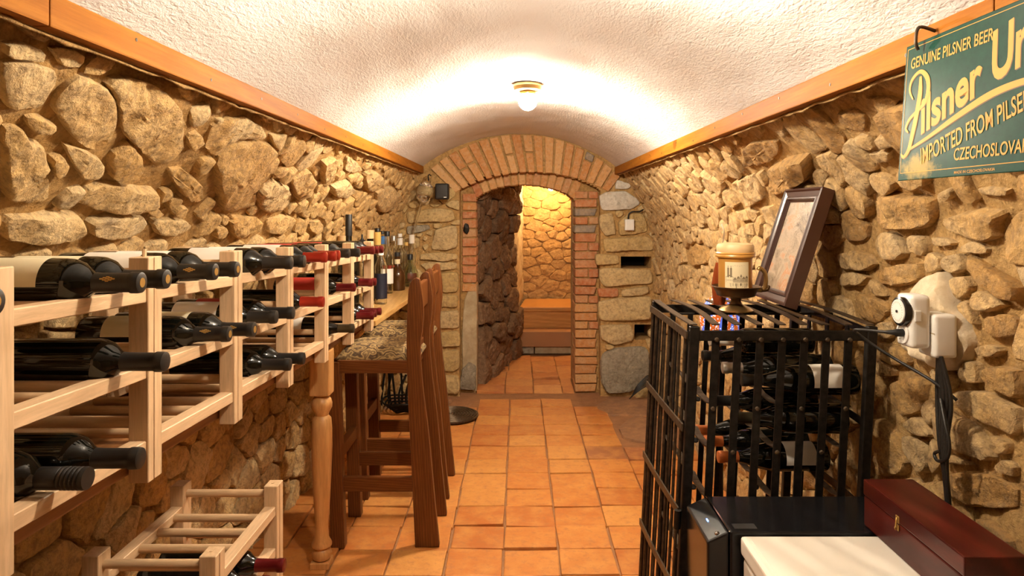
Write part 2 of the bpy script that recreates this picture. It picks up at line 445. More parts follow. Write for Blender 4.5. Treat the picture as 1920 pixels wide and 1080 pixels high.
def outline(poly, n, jit):
    """resample a polygon to n points with softened corners and a worn edge"""
    P = [Vector((*p, 0)) for p in poly]
    if area(poly) < 0: P.reverse()
    for c_ in (.09, .18):
        Q = []
        for i in range(len(P)):
            a, b = P[i], P[(i + 1) % len(P)]; Q += [a * (1 - c_) + b * c_, a * c_ + b * (1 - c_)]
        P = Q
    L = [0]
    for i in range(len(P)): L.append(L[-1] + (P[(i + 1) % len(P)] - P[i]).length)
    tot = L[-1]; out = []; i = 0
    for k in range(n):
        t = tot * k / n
        while L[i + 1] < t: i += 1
        a, b = P[i], P[(i + 1) % len(P)]
        p = a + (b - a) * ((t - L[i]) / max(1e-9, L[i + 1] - L[i]))
        out.append(p)
    c = sum(out, Vector()) / n; res = []
    for p in out:
        w = noise.noise((p + Vector((3.1, 7.7, 1.3))) * 28) * jit
        d = (p - c); l = d.length + 1e-6
        res.append(p + d / l * w)
    return res, c
def stone_mesh(poly, fn, H, gap=.003, rough=1.0, sink=.02, n=None):
    A = abs(area(poly)); per = sum(math.dist(poly[i], poly[(i + 1) % len(poly)]) for i in range(len(poly)))
    n = n or max(14, min(48, int(per / .017)))
    out, c = outline(poly, n, min(.006, .06 * math.sqrt(A)) * rough)
    size = math.sqrt(A); sh = 1 - min(.25, gap / max(.01, .5 * size))
    tu, tv = U(-.35, .35), U(-.35, .35); sd = Vector((U(0, 50), U(0, 50), U(0, 50)))
    rings = [(1.0, -sink / max(H, 1e-3)), (.99, .45), (.955, .82), (.88, .96), (.74, 1.0), (.55, 1.03), (.32, 1.05)]
    if size > .12: rings = rings[:4] + [(.78, .98), (.67, 1.0), (.55, 1.02), (.43, 1.03), (.3, 1.04), (.15, 1.05)]
    amp = min(.017, .003 + .085 * size) * rough
    planes = []
    for _ in range(4):
        a_ = U(0, 6.28); sl = U(.08, .45); planes.append((H * U(1.0, 1.3) + sl * size * .22, -math.cos(a_) * sl, -math.sin(a_) * sl))
    vs = []; fs = []
    for s, f in rings:
        for p in out:
            q = c + (p - c) * s * sh; d = q - c
            h = f * H
            if f > 0:
                h += (tu * d.x + tv * d.y) * .30 * min(1, f)
                k = Vector((q.x, q.y, 0)) + sd
                h = max(min([h] + [c0 + ax * d.x + ay * d.y for c0, ax, ay in planes]), .45 * H * min(1, f))
                h += amp * min(1, f) * (.55 * noise.noise(k * 12) + .50 * noise.noise(k * 29) + .30 * noise.noise(k * 66))
                h = max(h, -.004)
            vs.append(fn(q.x, q.y, h))
    vs.append(fn(c.x, c.y, min(H * 1.05, min(q_[0] for q_ in planes)) + amp * .5 * noise.noise((Vector((c.x, c.y, 0)) + sd) * 12)))
    for i in range(len(rings) - 1):
        for k in range(n): fs.append((i * n + k, i * n + (k + 1) % n, (i + 1) * n + (k + 1) % n, (i + 1) * n + k))
    m = (len(rings) - 1) * n
    for k in range(n): fs.append((m + k, m + (k + 1) % n, len(vs) - 1))
    return vs, fs
def lay_stones(parent, polys, fn, mat, Hf=None, gap=.003, rough=1.0, limit=300, name='stone', mats=None, sink=.02):
    items = []
    for i, p in enumerate(polys):
        A = abs(area(p))
        if A < 2.5e-4: continue
        H = Hf(p) if Hf else min(.036, .012 + .13 * math.sqrt(A) * U(.25, 1)) * (.45 if cent(p)[1] > 1.47 else 1)
        vs, fs = stone_mesh(p, fn, H, gap, rough, sink)
        c = vs[-1]; dd = max(.4, (Vector(c) - Vector((0, 0, CH))).length)
        items.append((A / dd ** 2, vs, fs, (mats or {}).get(i, mat)))
    items.sort(key=lambda t: -t[0])
    rest = MB()
    for k, (_, vs, fs, m) in enumerate(items):
        if k < limit:
            me = bpy.data.meshes.new(name); me.from_pydata([tuple(v) for v in vs], [], fs); me.materials.append(m)
            for q in me.polygons: q.use_smooth = True
            me.set_sharp_from_angle(angle=SM(38)); me.validate()
            link(name, me, parent)
        else: rest.add(vs, fs)
    if rest.v:
        o = rest.build(name + 's_small', mat, parent, SM(38)); o['kind'] = 'stuff'
def backing(name, fn, u0, u1, v0, v1, du, dv, mat, amp=.009, mask=None):
    nu, nv = int((u1 - u0) / du) + 1, int((v1 - v0) / dv) + 1
    m = MB(); vs = []; fs = []
    for j in range(nv + 1):
        for i in range(nu + 1):
            u = u0 + (u1 - u0) * i / nu; v = v0 + (v1 - v0) * j / nv
            k = Vector((u, v, 3.3)); h = -.8 * amp + amp * (noise.noise(k * 7) * 1.3 + .7 * noise.noise(k * 24) + .4 * noise.noise(k * 55))
            vs.append(fn(u, v, h))
    for j in range(nv):
        for i in range(nu):
            if mask and not mask(u0 + (u1 - u0) * (i + .5) / nu, v0 + (v1 - v0) * (j + .5) / nv): continue
            a = j * (nu + 1) + i; fs.append((a, a + 1, a + nu + 2, a + nu + 1))
    me = bpy.data.meshes.new(name); me.from_pydata([tuple(v) for v in vs], [], fs); me.materials.append(mat)
    for q in me.polygons: q.use_smooth = True
    return link(name, me)
def crop(ox, oy, s, pts): return [(ox + a / s, oy + b / s) for a, b in pts]

# --- left wall
c1 = lambda p: crop(0, 0, 2.25, p); c2 = lambda p: crop(400, 180, 3.6, p)
TL_PX = [c1(p) for p in (
 [(0,260),(120,255),(240,300),(245,360),(205,420),(170,470),(60,455),(0,440)],
 [(270,340),(330,310),(400,330),(450,370),(490,430),(500,520),(470,600),(400,640),(330,610),(270,540),(215,450),(225,390)],
 [(440,340),(520,310),(640,340),(720,400),(770,470),(775,640),(730,680),(650,700),(600,650),(510,560),(490,450)],
 [(0,500),(80,520),(110,580),(180,600),(195,680),(210,780),(200,850),(120,870),(0,830)],
 [(90,475),(150,480),(255,530),(220,560),(140,555),(95,520)],
 [(460,640),(530,580),(590,640),(595,720),(540,770),(470,760),(445,690)],
 [(300,850),(360,790),(440,770),(560,780),(650,790),(655,850),(560,880),(400,885)],
 [(0,910),(150,890),(330,890),(350,960),(320,1000),(150,1015),(0,1010)],
 [(355,920),(480,895),(600,900),(620,940),(560,990),(420,1000),(358,980)],
 [(880,530),(960,490),(1060,490),(1000,590),(900,660),(855,620)],
 [(790,450),(880,430),(895,470),(860,530),(800,540)],
 [(595,880),(650,860),(690,900),(650,920)],
 [(630,925),(760,915),(810,950),(770,985),(650,990)],
 [(780,560),(840,550),(850,600),(820,640),(785,620)],
 [(200,190),(300,200),(370,240),(350,290),(260,280)],
 [(10,180),(100,170),(190,210),(190,265),(110,250),(0,240)],
 [(200,660),(260,640),(290,690),(250,745),(205,740)],
 [(690,700),(760,700),(850,780),(860,850),(800,850),(740,790)],
 [(260,600),(330,620),(400,650),(440,690),(430,750),(340,760),(300,700)],
 [(890,940),(950,955),(955,1000),(900,1005)],
 [(960,900),(1080,920),(1085,980),(980,1000)])]
TL_PX += [c2(p) for p in (
 [(0,150),(120,150),(200,130),(340,210),(360,280),(300,290),(160,290),(40,350),(0,390)],
 [(0,420),(120,310),(280,300),(400,320),(410,400),(350,500),(300,600),(270,720),(110,795),(20,740),(10,560)],
 [(450,400),(520,340),(620,290),(600,400),(560,450),(500,480),(430,430)],
 [(300,620),(400,560),(500,600),(530,680),(480,760),(330,780),(285,720)],
 [(80,830),(160,800),(290,805),(330,860),(280,930),(110,940)],
 [(350,830),(480,790),(560,830),(530,900),(430,930),(350,920)],
 [(520,560),(640,490),(680,560),(660,660),(560,700),(530,640)],
 [(720,430),(815,400),(815,560),(740,620),(720,540)],
 [(885,390),(950,430),(1010,500),(930,520),(885,500)],
 [(780,600),(900,560),(960,640),(880,690),(790,660)],
 [(825,440),(870,420),(875,500),(830,520)],
 [(1090,640),(1200,600),(1240,660),(1200,760),(1100,780)],
 [(370,245),(450,265),(500,250),(450,380),(400,330)],
 [(640,850),(700,820),(730,880),(690,930),(640,910)],
 [(1010,510),(1090,500),(1150,560),(1140,610),(1060,650),(1000,600)])]
tl = [[hit(XL, x, y) for x, y in p] for p in TL_PX]
sp_l = lambda u, v: (.112 if v > 1.0 else .165) * (1 if u < 2.3 else .84)
fill_l = voronoi_fill(lambda u, v: .42 < u < 4.8 and .0 < v < 1.575, (.42, 0, 4.8, 1.575), sp_l, tl)
wl = struct(backing('wall_left', SL, -1.6, 4.95, -.05, 1.64, .035, .03, MO))
lay_stones(wl, tl + fill_l, SL, ST)

# --- right wall
c3 = lambda p: crop(1540, 340, 2.842, p); c4 = lambda p: crop(1640, 620, 3.6, p); c5 = lambda p: crop(1160, 200, 3.0, p); c6 = lambda p: crop(1560, 0, 3.0, p)
TR_PX = [c3(p) for p in (
 [(300,60),(600,80),(625,190),(570,260),(400,260),(310,220)],
 [(630,200),(800,150),(1020,140),(970,230),(990,290),(900,330),(700,270)],
 [(340,260),(420,275),(480,380),(420,430),(310,400),(290,340)],
 [(90,390),(200,360),(280,400),(310,440),(240,485),(110,465)],
 [(110,495),(200,475),(265,510),(230,560),(110,560)],
 [(290,480),(430,440),(550,430),(540,520),(450,570),(330,550)],
 [(800,370),(960,480),(1080,560),(1080,650),(1000,640),(860,540),(810,460)],
 [(700,510),(800,490),(830,560),(760,650),(730,620)],
 [(820,600),(870,570),(1010,650),(940,700),(830,700)],
 [(870,720),(1000,700),(1080,740),(1080,830),(950,840),(870,800)],
 [(190,590),(330,620),(380,680),(320,760),(200,720),(180,650)],
 [(310,840),(480,900),(500,980),(400,990),(310,930)],
 [(600,290),(700,300),(740,340),(660,350),(600,340)],
 [(640,50),(720,20),(730,60),(690,110),(640,110)],
 [(820,30),(900,20),(1040,40),(1030,70),(860,60)])]
TR_PX += [c4(p) for p in (
 [(100,400),(180,340),(300,290),(380,330),(370,430),(330,560),(230,600),(110,460)],
 [(560,400),(750,390),(900,470),(1008,530),(1008,735),(850,660),(650,560),(520,450)],
 [(430,480),(560,560),(700,640),(780,740),(860,860),(800,900),(600,820),(450,730)],
 [(720,280),(850,220),(1000,270),(1008,440),(960,470),(800,370)],
 [(680,110),(800,80),(890,120),(830,190),(700,170)],
 [(830,920),(920,860),(1000,900),(990,1000),(870,960)],
 [(460,980),(640,930),(850,970),(1000,1060),(1008,1200),(700,1200),(480,1100)],
 [(200,700),(330,720),(390,800),(380,960),(330,980),(260,870),(190,770)],
 [(20,560),(150,640),(190,780),(240,880),(220,980),(20,990)],
 [(800,690),(940,730),(960,830),(870,850),(810,790)],
 [(470,840),(560,830),(700,915),(590,905),(480,900)],
 [(10,190),(60,180),(160,250),(150,310),(60,320)])]
TR_PX += [c5(p) for p in (
 [(690,250),(740,200),(900,190),(910,250),(860,310),(700,340)],
 [(840,340),(960,280),(1080,260),(1090,400),(960,480),(850,500)],
 [(640,420),(760,370),(815,450),(825,520),(740,560),(640,500)],
 [(650,580),(730,590),(760,640),(690,640)],
 [(380,840),(450,760),(520,820),(520,880),(430,900)])]
TR_PX += [c6(p) for p in (
 [(170,540),(330,540),(390,580),(330,650),(200,620)], [(10,640),(130,600),(210,650),(190,740),(60,720)],
 [(240,770),(380,730),(390,800),(280,830)], [(200,850),(340,830),(350,900),(260,910)])]
tr = [[hit(XR, x, y) for x, y in p] for p in TR_PX]
sp_r = lambda u, v: (.105 if u < 2.6 else .088) if v > .9 else (.13 if u < 2.2 else .17)
PATCH_UV = [hit(XR, x, y) for x, y in c3([(550,545),(600,500),(660,470),(700,540),(735,600),(745,680),(790,720),(800,790),(825,860),(800,950),(720,1020),(650,970),(560,930),(505,880),(515,700)])]
fill_r = voronoi_fill(lambda u, v: .42 < u < 4.8 and .0 < v < 1.575, (.42, 0, 4.8, 1.575), sp_r, tr + [PATCH_UV])
wr = struct(backing('wall_right', SR, -1.6, 4.95, -.05, 1.64, .035, .03, MO))
lay_stones(wr, tr + fill_r, SR, STR)

# --- vault, trims, room behind the camera
SPX_L, SPX_R, SPZ, CRZ = -.69, .70, 1.598, 1.842
def vault(u, v, h):                                # u = depth, v = 0..1 across
    cx, hw = (SPX_L + SPX_R) / 2, (SPX_R - SPX_L) / 2; rise = CRZ - SPZ
    Rr = (hw * hw + rise * rise) / (2 * rise); a = math.asin(hw / Rr); t = -a + 2 * a * v
    return Vector((cx + (Rr - h) * math.sin(t), u, CRZ - Rr + (Rr - h) * math.cos(t)))
ce = MB(); vs = []; fs = []; NU, NV = 150, 64
for j in range(NV + 1):
    for i in range(NU + 1):
        u = -1.6 + 6.5 * i / NU; v = j / NV; k = Vector((u * 2.2, v * 5, 8.1))
        vs.append(vault(u, v, .010 * noise.noise(k) + .004 * noise.noise(k * 4)))
for j in range(NV):
    for i in range(NU):
        a = j * (NU + 1) + i; fs.append((a, a + 1, a + NU + 2, a + NU + 1))
struct(ce.add(vs, fs).build('ceiling', PL, None, SM(60)))
def trim_board(name, x, inward, z0, z1):
    m = MB(); n = 46
    for i in range(n):                              # slightly wavy board, cut in two lengths
        pass
    o = MB().box(min(x, x + inward), -1.6, z0, max(x, x + inward), .97, z1).build(name, TRIM, None, None, .003)
    MB().box(min(x, x + inward), .972, z0, max(x, x + inward), 4.80, z1).build('board', TRIM, o, None, .003)
    for k in range(14):
        y = .9 + k * .29; M = Matrix.Translation((x + inward, y, (z0 + z1) / 2 + U(-.012, .012))) @ Matrix.Rotation(math.pi / 2, 4, 'Y')
        MB().lathe([(.0001, -.001), (.0035, -.001), (.0035, .0006), (.0001, .001)], 8, M).build('nail', IRONB, o, SM())
    return struct(o)
trim_board('trim_1', -.694, .028, 1.562, 1.612)
trim_board('trim_2', .706, -.030, 1.554, 1.606)
for nm, x, sg, z in (('trim_3', -.700, 1, 1.557), ('trim_4', .712, -1, 1.549)):   # ragged plaster bead under the board
    pts = [Vector((x + sg * .012 + .006 * noise.noise(Vector((y * 9, 1, 2))), y, z + .006 * noise.noise(Vector((y * 14, 5, 2))))) for y in [i * .04 - .2 for i in range(125)]]
    struct(MB().tube(pts, [.0035 + .003 * noise.noise(p * 26) for p in pts], 7).build(nm, MO, None, SM(60)))
struct(MB().box(-1.2, -1.66, 0, 1.2, -1.6, 1.9).build('wall_back', MO))

# --- end wall: two frames with arched openings
Y1, Y2, Y3 = 4.82, 4.92, 5.12
def arc_z(x, xa, za, xb, zb, zc):
    """height of an arch through (xa,za),(xb,zb) with crown zc"""
    t = (x - xa) / (xb - xa)
    if t < 0 or t > 1: return -1
    zz = za + (zb - za) * t; sag = zc - (za + zb) / 2
    return zz + sag * (1 - (2 * t - 1) ** 2) ** .72
O1 = (-.42, 1.445, .585, 1.43, 1.575)     # outer opening
O2 = (-.304, 1.385, .407, 1.375, 1.488)   # inner opening
def in1(x, z): return O1[0] < x < O1[2] and z < arc_z(x, *O1)
def in2(x, z): return O2[0] < x < O2[2] and z < arc_z(x, *O2)
def wx(x, d=Y1): return (x - CX) / F * d
def wz(y, d=Y1): return CH - (y - CY) / F * d
HOLES = [(wx(1163), wz(502), wx(1222), wz(480)), (wx(1191), wz(636), wx(1221), wz(608))]
def in_hole(x, z): return any(a < x < c and b < z < d for a, b, c, d in HOLES)
def slab(name, x0, x1, z0, z1, st, solid, ya, yb, mat, amp=.006):
    nx, nz = int((x1 - x0) / st), int((z1 - z0) / st); m = MB(); vs = []; idx = {}
    def vert(i, j, back):
        k = (i, j, back)
        if k not in idx:
            x, z = x0 + i * st, z0 + j * st; q = Vector((x, z, 1.7))
            idx[k] = len(vs); vs.append((x, yb if back else ya + amp * (noise.noise(q * 11) + .6 * noise.noise(q * 29)), z))
        return idx[k]
    on = {(i, j) for i in range(nx) for j in range(nz) if solid(x0 + (i + .5) * st, z0 + (j + .5) * st)}
    fs = []
    for i, j in on:
        fs.append((vert(i, j, 0), vert(i + 1, j, 0), vert(i + 1, j + 1, 0), vert(i, j + 1, 0)))
        for di, dj, a, b in ((-1, 0, (i, j + 1), (i, j)), (1, 0, (i + 1, j), (i + 1, j + 1)), (0, -1, (i, j), (i + 1, j)), (0, 1, (i + 1, j + 1), (i, j + 1))):
            if (i + di, j + dj) not in on: fs.append((vert(*a, 0), vert(*b, 0), vert(*b, 1), vert(*a, 1)))
    return m.add(vs, fs).build(name, mat, None, SM(40))
we = struct(slab('wall_end', -1.1, 1.1, -.02, 1.86, .012, lambda x, z: not in1(x, z) and not in_hole(x, z), Y1 + .004, Y2 + .005, MO))
wi = struct(slab('wall_doorway', -1.1, 1.1, -.02, 1.86, .012, lambda x, z: not in2(x, z) and not in_hole(x, z), Y2 + .006, Y3, MO))
MB().box(HOLES[0][0] - .02, Y3 - .01, HOLES[0][1] - .05, HOLES[0][2] + .05, Y3 + .25, HOLES[0][3] + .05).build('hole_back', BLANK, wi)
MB().box(HOLES[1][0] - .02, Y3 - .01, HOLES[1][1] - .05, HOLES[1][2] + .05, Y3 + .25, HOLES[1][3] + .05).build('hole_back', BLANK, wi)
S_E = lambda u, v, h: Vector((u, Y1 - h, v))
e1 = lambda p: [(wx(a), wz(b)) for a, b in crop(640, 380, 5.4, p)]
e2 = lambda p: [(wx(a), wz(b)) for a, b in crop(600, 490, 4.32, p)]
e3 = lambda p: [(wx(a), wz(b)) for a, b in crop(1080, 330, 5.144, p)]
e4 = lambda p: [(wx(a), wz(b)) for a, b in crop(1080, 530, 4.32, p)]
left_p = [e1(p) for p in (
 [(650,90),(800,70),(1000,50),(1140,70),(1165,170),(1100,195),(900,200),(660,215)],
 [(650,240),(760,225),(900,218),(915,260),(860,290),(660,330)],
 [(940,275),(1060,230),(1170,222),(1185,330),(1180,460),(1060,490),(900,480),(930,350)],
 [(790,520),(1000,495),(1190,520),(1195,570),(1040,605),(880,575),(780,580)],
 [(790,620),(900,595),(1190,605),(1180,670),(1000,690),(850,690)],
 [(960,705),(1180,695),(1200,760),(1185,910),(1040,920),(980,860)],
 [(960,930),(1190,930),(1190,1060),(960,1060)],
 [(730,350),(800,345),(800,450),(730,480)], [(830,330),(890,345),(860,400),(820,380)], [(810,430),(880,405),(890,450),(850,500)],
 [(510,110),(600,80),(630,130),(600,210),(530,220)])]
left_p += [e2(p) for p in (
 [(960,400),(1130,390),(1140,540),(960,550)], [(960,570),(1130,560),(1145,690),(970,700)],
 [(975,720),(1130,705),(1140,860),(1080,900),(1000,890)], [(990,915),(1130,920),(1140,1040),(1120,1080),(1000,1080)])]
right_p = [e3(p) for p in (
 [(380,30),(560,80),(510,130),(360,130)],
 [(210,190),(280,150),(480,140),(600,220),(630,270),(520,330),(240,335)],
 [(220,370),(350,345),(370,440),(390,570),(280,590),(220,500)],
 [(395,440),(500,350),(640,350),(690,450),(700,540),(560,570),(405,580)],
 [(240,600),(700,575),(760,640),(750,725),(500,720),(270,740)],
 [(170,760),(220,745),(420,765),(425,850),(180,865)],
 [(215,890),(400,882),(740,900),(750,1040),(500,1050),(260,1075),(210,990)])]
right_p += [e4(p) for p in (
 [(160,45),(350,40),(350,115),(180,120)], [(360,55),(590,25),(605,75),(540,105),(360,115)],
 [(170,150),(330,122),(620,105),(615,300),(400,310),(180,310)],
 [(180,340),(440,330),(475,400),(470,470),(310,510),(190,460)],
 [(210,560),(330,520),(560,510),(600,560),(595,800),(450,890),(240,900),(195,800),(190,650)])]
pier = left_p + right_p
nl = len(left_p)
pm = {nl: STW, nl + 1: STW, nl + 7: BRR, nl + 11: STG, 1: STG}
def ok_e(x, z):
    if in1(x, z) or in_hole(x, z): return False
    if O1[0] - .02 < x < O1[2] + .02 and z > 1.36: return False
    if any(a - .03 < x < c + .03 and b - .03 < z < d + .03 for a, b, c, d in HOLES): return False
    if z > 1.40: return False
    return x < O1[0] - .03 or x > O1[2] + .03
fill_e = voronoi_fill(ok_e, (-1.02, 0, 1.02, 1.45), lambda u, v: .085, pier, 1.2, 3000)
lay_stones(we, pier + fill_e, S_E, STP, Hf=lambda p: min(.034, .012 + .10 * math.sqrt(abs(area(p)))), gap=.004, rough=.75, mats=pm)
# outer arch of long bricks
def arc3(p0, p1, p2, n):
    (ax, ay), (bx, by), (cx, cy) = p0, p1, p2
    d = 2 * (ax * (by - cy) + bx * (cy - ay) + cx * (ay - by))
    ux = ((ax * ax + ay * ay) * (by - cy) + (bx * bx + by * by) * (cy - ay) + (cx * cx + cy * cy) * (ay - by)) / d
    uy = ((ax * ax + ay * ay) * (cx - bx) + (bx * bx + by * by) * (ax - cx) + (cx * cx + cy * cy) * (bx - ax)) / d
    r = math.hypot(ax - ux, ay - uy); t0 = math.atan2(ay - uy, ax - ux); t2 = math.atan2(cy - uy, cx - ux)
    return [(ux + r * math.cos(t0 + (t2 - t0) * i / n), uy + r * math.sin(t0 + (t2 - t0) * i / n)) for i in range(n + 1)]
ext = arc3((wx(806), wz(318)), (wx(985), wz(253)), (wx(1164), wz(333)), 190)
inn = arc3((wx(852), wz(362)), (wx(994), wz(323)), (wx(1142), wz(360)), 190)
def brick_prism(quad, yf, yb, mat, parent, name='brick'):
    j = lambda p: (p[0] + U(-.0025, .0025), p[1] + U(-.0025, .0025))
    dy = U(-.006, .006)
    MB().prism([j(p) for p in quad], lambda u, v, h: Vector((u, h, v)), yf + dy, yb).build(name, mat, parent, None, .004, 1)
t = 0.0; k = 0; N = 19
while k < N:
    a, b = int(190 * k / N) + 1, int(190 * (k + 1) / N) - 1
    e0, e1_, i0, i1 = ext[a], ext[b], inn[a], inn[b]
    mp = lambda p, q, s: (p[0] + (q[0] - p[0]) * s, p[1] + (q[1] - p[1]) * s)
    if k in (2, 3, 7, 9, 15):
        s = U(.45, .55) if k != 15 else .28
        brick_prism([e0, e1_, mp(e1_, i1, s - .02), mp(e0, i0, s - .02)], Y1 - .018, Y2, BRG if k == 15 else BR, we)
        brick_prism([mp(e0, i0, s + .02), mp(e1_, i1, s + .02), i1, i0], Y1 - .018, Y2, BR, we)
    else: brick_prism([e0, e1_, i1, i0], Y1 - .018, Y2, BR, we)
    k += 1
# inner arch ring and brick jambs of the doorway
xa, za, xb, zb, zc = O2
NI = 14
for k in range(NI):
    x0, x1 = xa + (xb - xa) * (k + .05) / NI, xa + (xb - xa) * (k + .95) / NI
    z0, z1 = arc_z(x0 + .001, *O2), arc_z(x1 - .001, *O2); fan = (k + .5 - NI / 2) * .008
    brick_prism([(x0, z0), (x1, z1), (x1 + fan, z1 + .115), (x0 + fan, z0 + .115)], Y2 - .002, Y3 + .02, BR if k % 4 else BRR, wi)
z = .0; k = 0
while z < 1.40:                                    # right jamb courses
    h = U(.058, .070)
    col = BRG if k in (20, 18) else (BRR if z > .62 else BR)
    xs = O2[2]; w = O1[2] - .01 - xs
    if k % 3 == 1 and z > .4:
        brick_prism([(xs, z), (xs + w * .55, z), (xs + w * .55, z + h - .009), (xs, z + h - .009)], Y2 - .012, Y3 + .01, col, wi)
        brick_prism([(xs + w * .6, z), (xs + w, z), (xs + w, z + h - .009), (xs + w * .6, z + h - .009)], Y2 - .012, Y3 + .01, BRR, wi)
    else: brick_prism([(xs + U(-.004, .004), z), (xs + w * U(.82, .98), z), (xs + w * .93, z + h - .009), (xs, z + h - .009)], Y2 - .012, Y3 + .01, col, wi)
    z += h; k += 1
z = .72
while z < 1.39:                                    # left jamb courses above the render
    h = U(.058, .070); xs = O2[0]; w = xs - O1[0] - .008
    brick_prism([(xs - w * U(.88, .98), z), (xs, z), (xs, z + h - .009), (xs - w * .92, z + h - .009)], Y2 - .012, Y3 + .01, BRR if R() < .7 else BR, wi)
    z += h
P2 = lambda u, v, h: Vector((u, Y2 - h, v))
lj = [(O1[0] + .02, .03), (O2[0] + .006, .03), (O2[0] + .008, .70), (O2[0] - .02, .80), (O2[0] - .05, .74), (O1[0] + .03, .66), (O1[0] + .012, .4)]
vs, fs = stone_mesh(lj, P2, .022, 0, .5, .01, 40); MB().add(vs, fs).build('render_patch', JPL, wi, SM(50))
MB().box(O2[0] - .03, Y2, 0, O2[0] + .004, Y3 + .02, .76).build('render_reveal', JPL, wi, None, .004)
b1 = [(O1[0] - .01, .01), (O2[0] - .0, .01), (O2[0] + .004, .19), (O2[0] - .05, .22), (O1[0] + .01, .16)]
lay_stones(wi, [b1], P2, STG, Hf=lambda p: .035)

# --- passage and far room
DA, DB = Vector((-.33, 5.10, 0)), Vector((-.03, 6.14, 0)); dd = (DB - DA).normalized(); dn = Vector((dd.y, -dd.x, 0))
S_D = lambda u, v, h: DA + dd * u + dn * (h + .03 * math.sin(v * 5)) + Vector((0, 0, v))
LD = (DB - DA).length
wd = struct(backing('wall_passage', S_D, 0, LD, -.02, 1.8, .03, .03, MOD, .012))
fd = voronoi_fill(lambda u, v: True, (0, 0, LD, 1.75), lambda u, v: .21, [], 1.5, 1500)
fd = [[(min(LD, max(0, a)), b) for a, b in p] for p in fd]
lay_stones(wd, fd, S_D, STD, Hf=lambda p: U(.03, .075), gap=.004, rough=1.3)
EA, EB = Vector((-.03, 6.14, 0)), Vector((.06, 7.06, 0)); ed = (EB - EA).normalized(); en = Vector((ed.y, -ed.x, 0))
S_C = lambda u, v, h: EA + ed * u + en * h + Vector((0, 0, v))
struct(backing('wall_corner', S_C, 0, (EB - EA).length, -.02, 1.8, .04, .03, PATCH, .014))
S_B = lambda u, v, h: Vector((u, 7.05 - h, v))
wb = struct(backing('wall_far', S_B, -.1, 1.3, -.02, 1.8, .03, .03, STF, .012))
ff = voronoi_fill(lambda u, v: v > .3, (-.05, .3, 1.2, 1.75), lambda u, v: .15 if R() < .6 else .09, [], 1.6, 2500)
lay_stones(wb, ff, S_B, STF, Hf=lambda p: U(.006, .02), gap=.001, rough=.9)
struct(MB().box(1.1, 5.12, 0, 1.16, 7.1, 1.8).build('wall_far_side', STF))
struct(MB().box(.407, 5.12, 0, 1.16, 5.3, 1.8).build('wall_far_front', STF))
struct(MB().box(-.6, 5.12, 1.72, 1.16, 7.1, 1.78).build('ceiling_far', PL))
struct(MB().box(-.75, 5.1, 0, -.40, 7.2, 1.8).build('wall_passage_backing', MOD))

# --- floor
fl = MB(); vs = []; fs = []
for j in range(60):
    for i in range(31):
        x = -1.2 + 2.4 * i / 30; y = -1.6 + 8.8 * j / 59
        vs.append((x, y, -.012 + .003 * noise.noise(Vector((x * 9, y * 9, 0)))))
for j in range(59):
    for i in range(30): a = j * 31 + i; fs.append((a, a + 1, a + 32, a + 31))
floor = struct(fl.add(vs, fs).build('floor', GROUT, None, SM(60)))
def tile(x0, x1, y0, y1, mat, tilt=.003, dz=0):
    g = .0032; j = lambda: U(-.0035, .0035)
    q = [(x0 + g + j(), y0 + g + j()), (x1 - g + j(), y0 + g + j()), (x1 - g + j(), y1 - g + j()), (x0 + g + j(), y1 - g + j())]
    q = [(a, b) for a, b in q]; z = U(-.002, .002) + dz; ta, tb = U(-tilt, tilt), U(-tilt, tilt)
    cx, cy = (x0 + x1) / 2, (y0 + y1) / 2
    MB().prism(q, lambda u, v, h: Vector((u, v, h + z * (h > -.01) + ((u - cx) * ta + (v - cy) * tb) * 8 * (h > -.01))), -.02, 0).build('tile', mat, floor, None, .0045, 2)
TW, TD = .211, .19
for c in range(-5, 5):
    x0 = -.057 + TW * c; off = U(-.02, .02) if c not in (0, 1) else 0
    for r_ in range(-7, 12):
        y0 = 2.6255 + TD * r_ + off + U(-.006, .006)
        if y0 < 1.25 or y0 + TD > 4.90: continue
        x1 = x0 + TW
        if x0 > .5 and y0 > 3.75 and R() < .75: continue
        if x0 > .3 and y0 > 4.5: continue
        if x0 < -.45 and y0 > 4.45: continue
        dark = (c == 2 and r_ == 5) or (c == 3 and r_ == 5)
        tile(x0, min(x1, .97), y0, y0 + TD, TLD if dark else TL)
y = 4.89
rows = [.19, .215, .205, .21, .215, .17]
for r_, h in enumerate(rows):
    xs = [-.305 + .02 * r_, -.098, .109, .316, .405] if r_ < 2 else [-.25 + .06 * (r_ - 2), -.098 + .02 * R(), .109, .316, .52]
    for a, b in zip(xs, xs[1:]):
        if b - a > .05: tile(a, b, y, y + h, TLR, .012, U(-.004, .006))
    y += h
# bare rock and dirt where the tiles stop by the right wall
S_F = lambda u, v, h: Vector((u, v, h - .01))
for p in ([(.60, 3.9), (.78, 3.8), (.93, 3.95), (.92, 4.25), (.72, 4.3), (.60, 4.1)], [(.52, 4.35), (.75, 4.36), (.93, 4.3), (.94, 4.72), (.62, 4.74), (.50, 4.55)], [(-.95, 4.46), (-.5, 4.48), (-.44, 4.7), (-.6, 4.77), (-.9, 4.77)]):
    vs, fs = stone_mesh(p, S_F, .022, 0, .8, .01, 30); MB().add(vs, fs).build('bare_rock', DIRT, floor, SM(50))
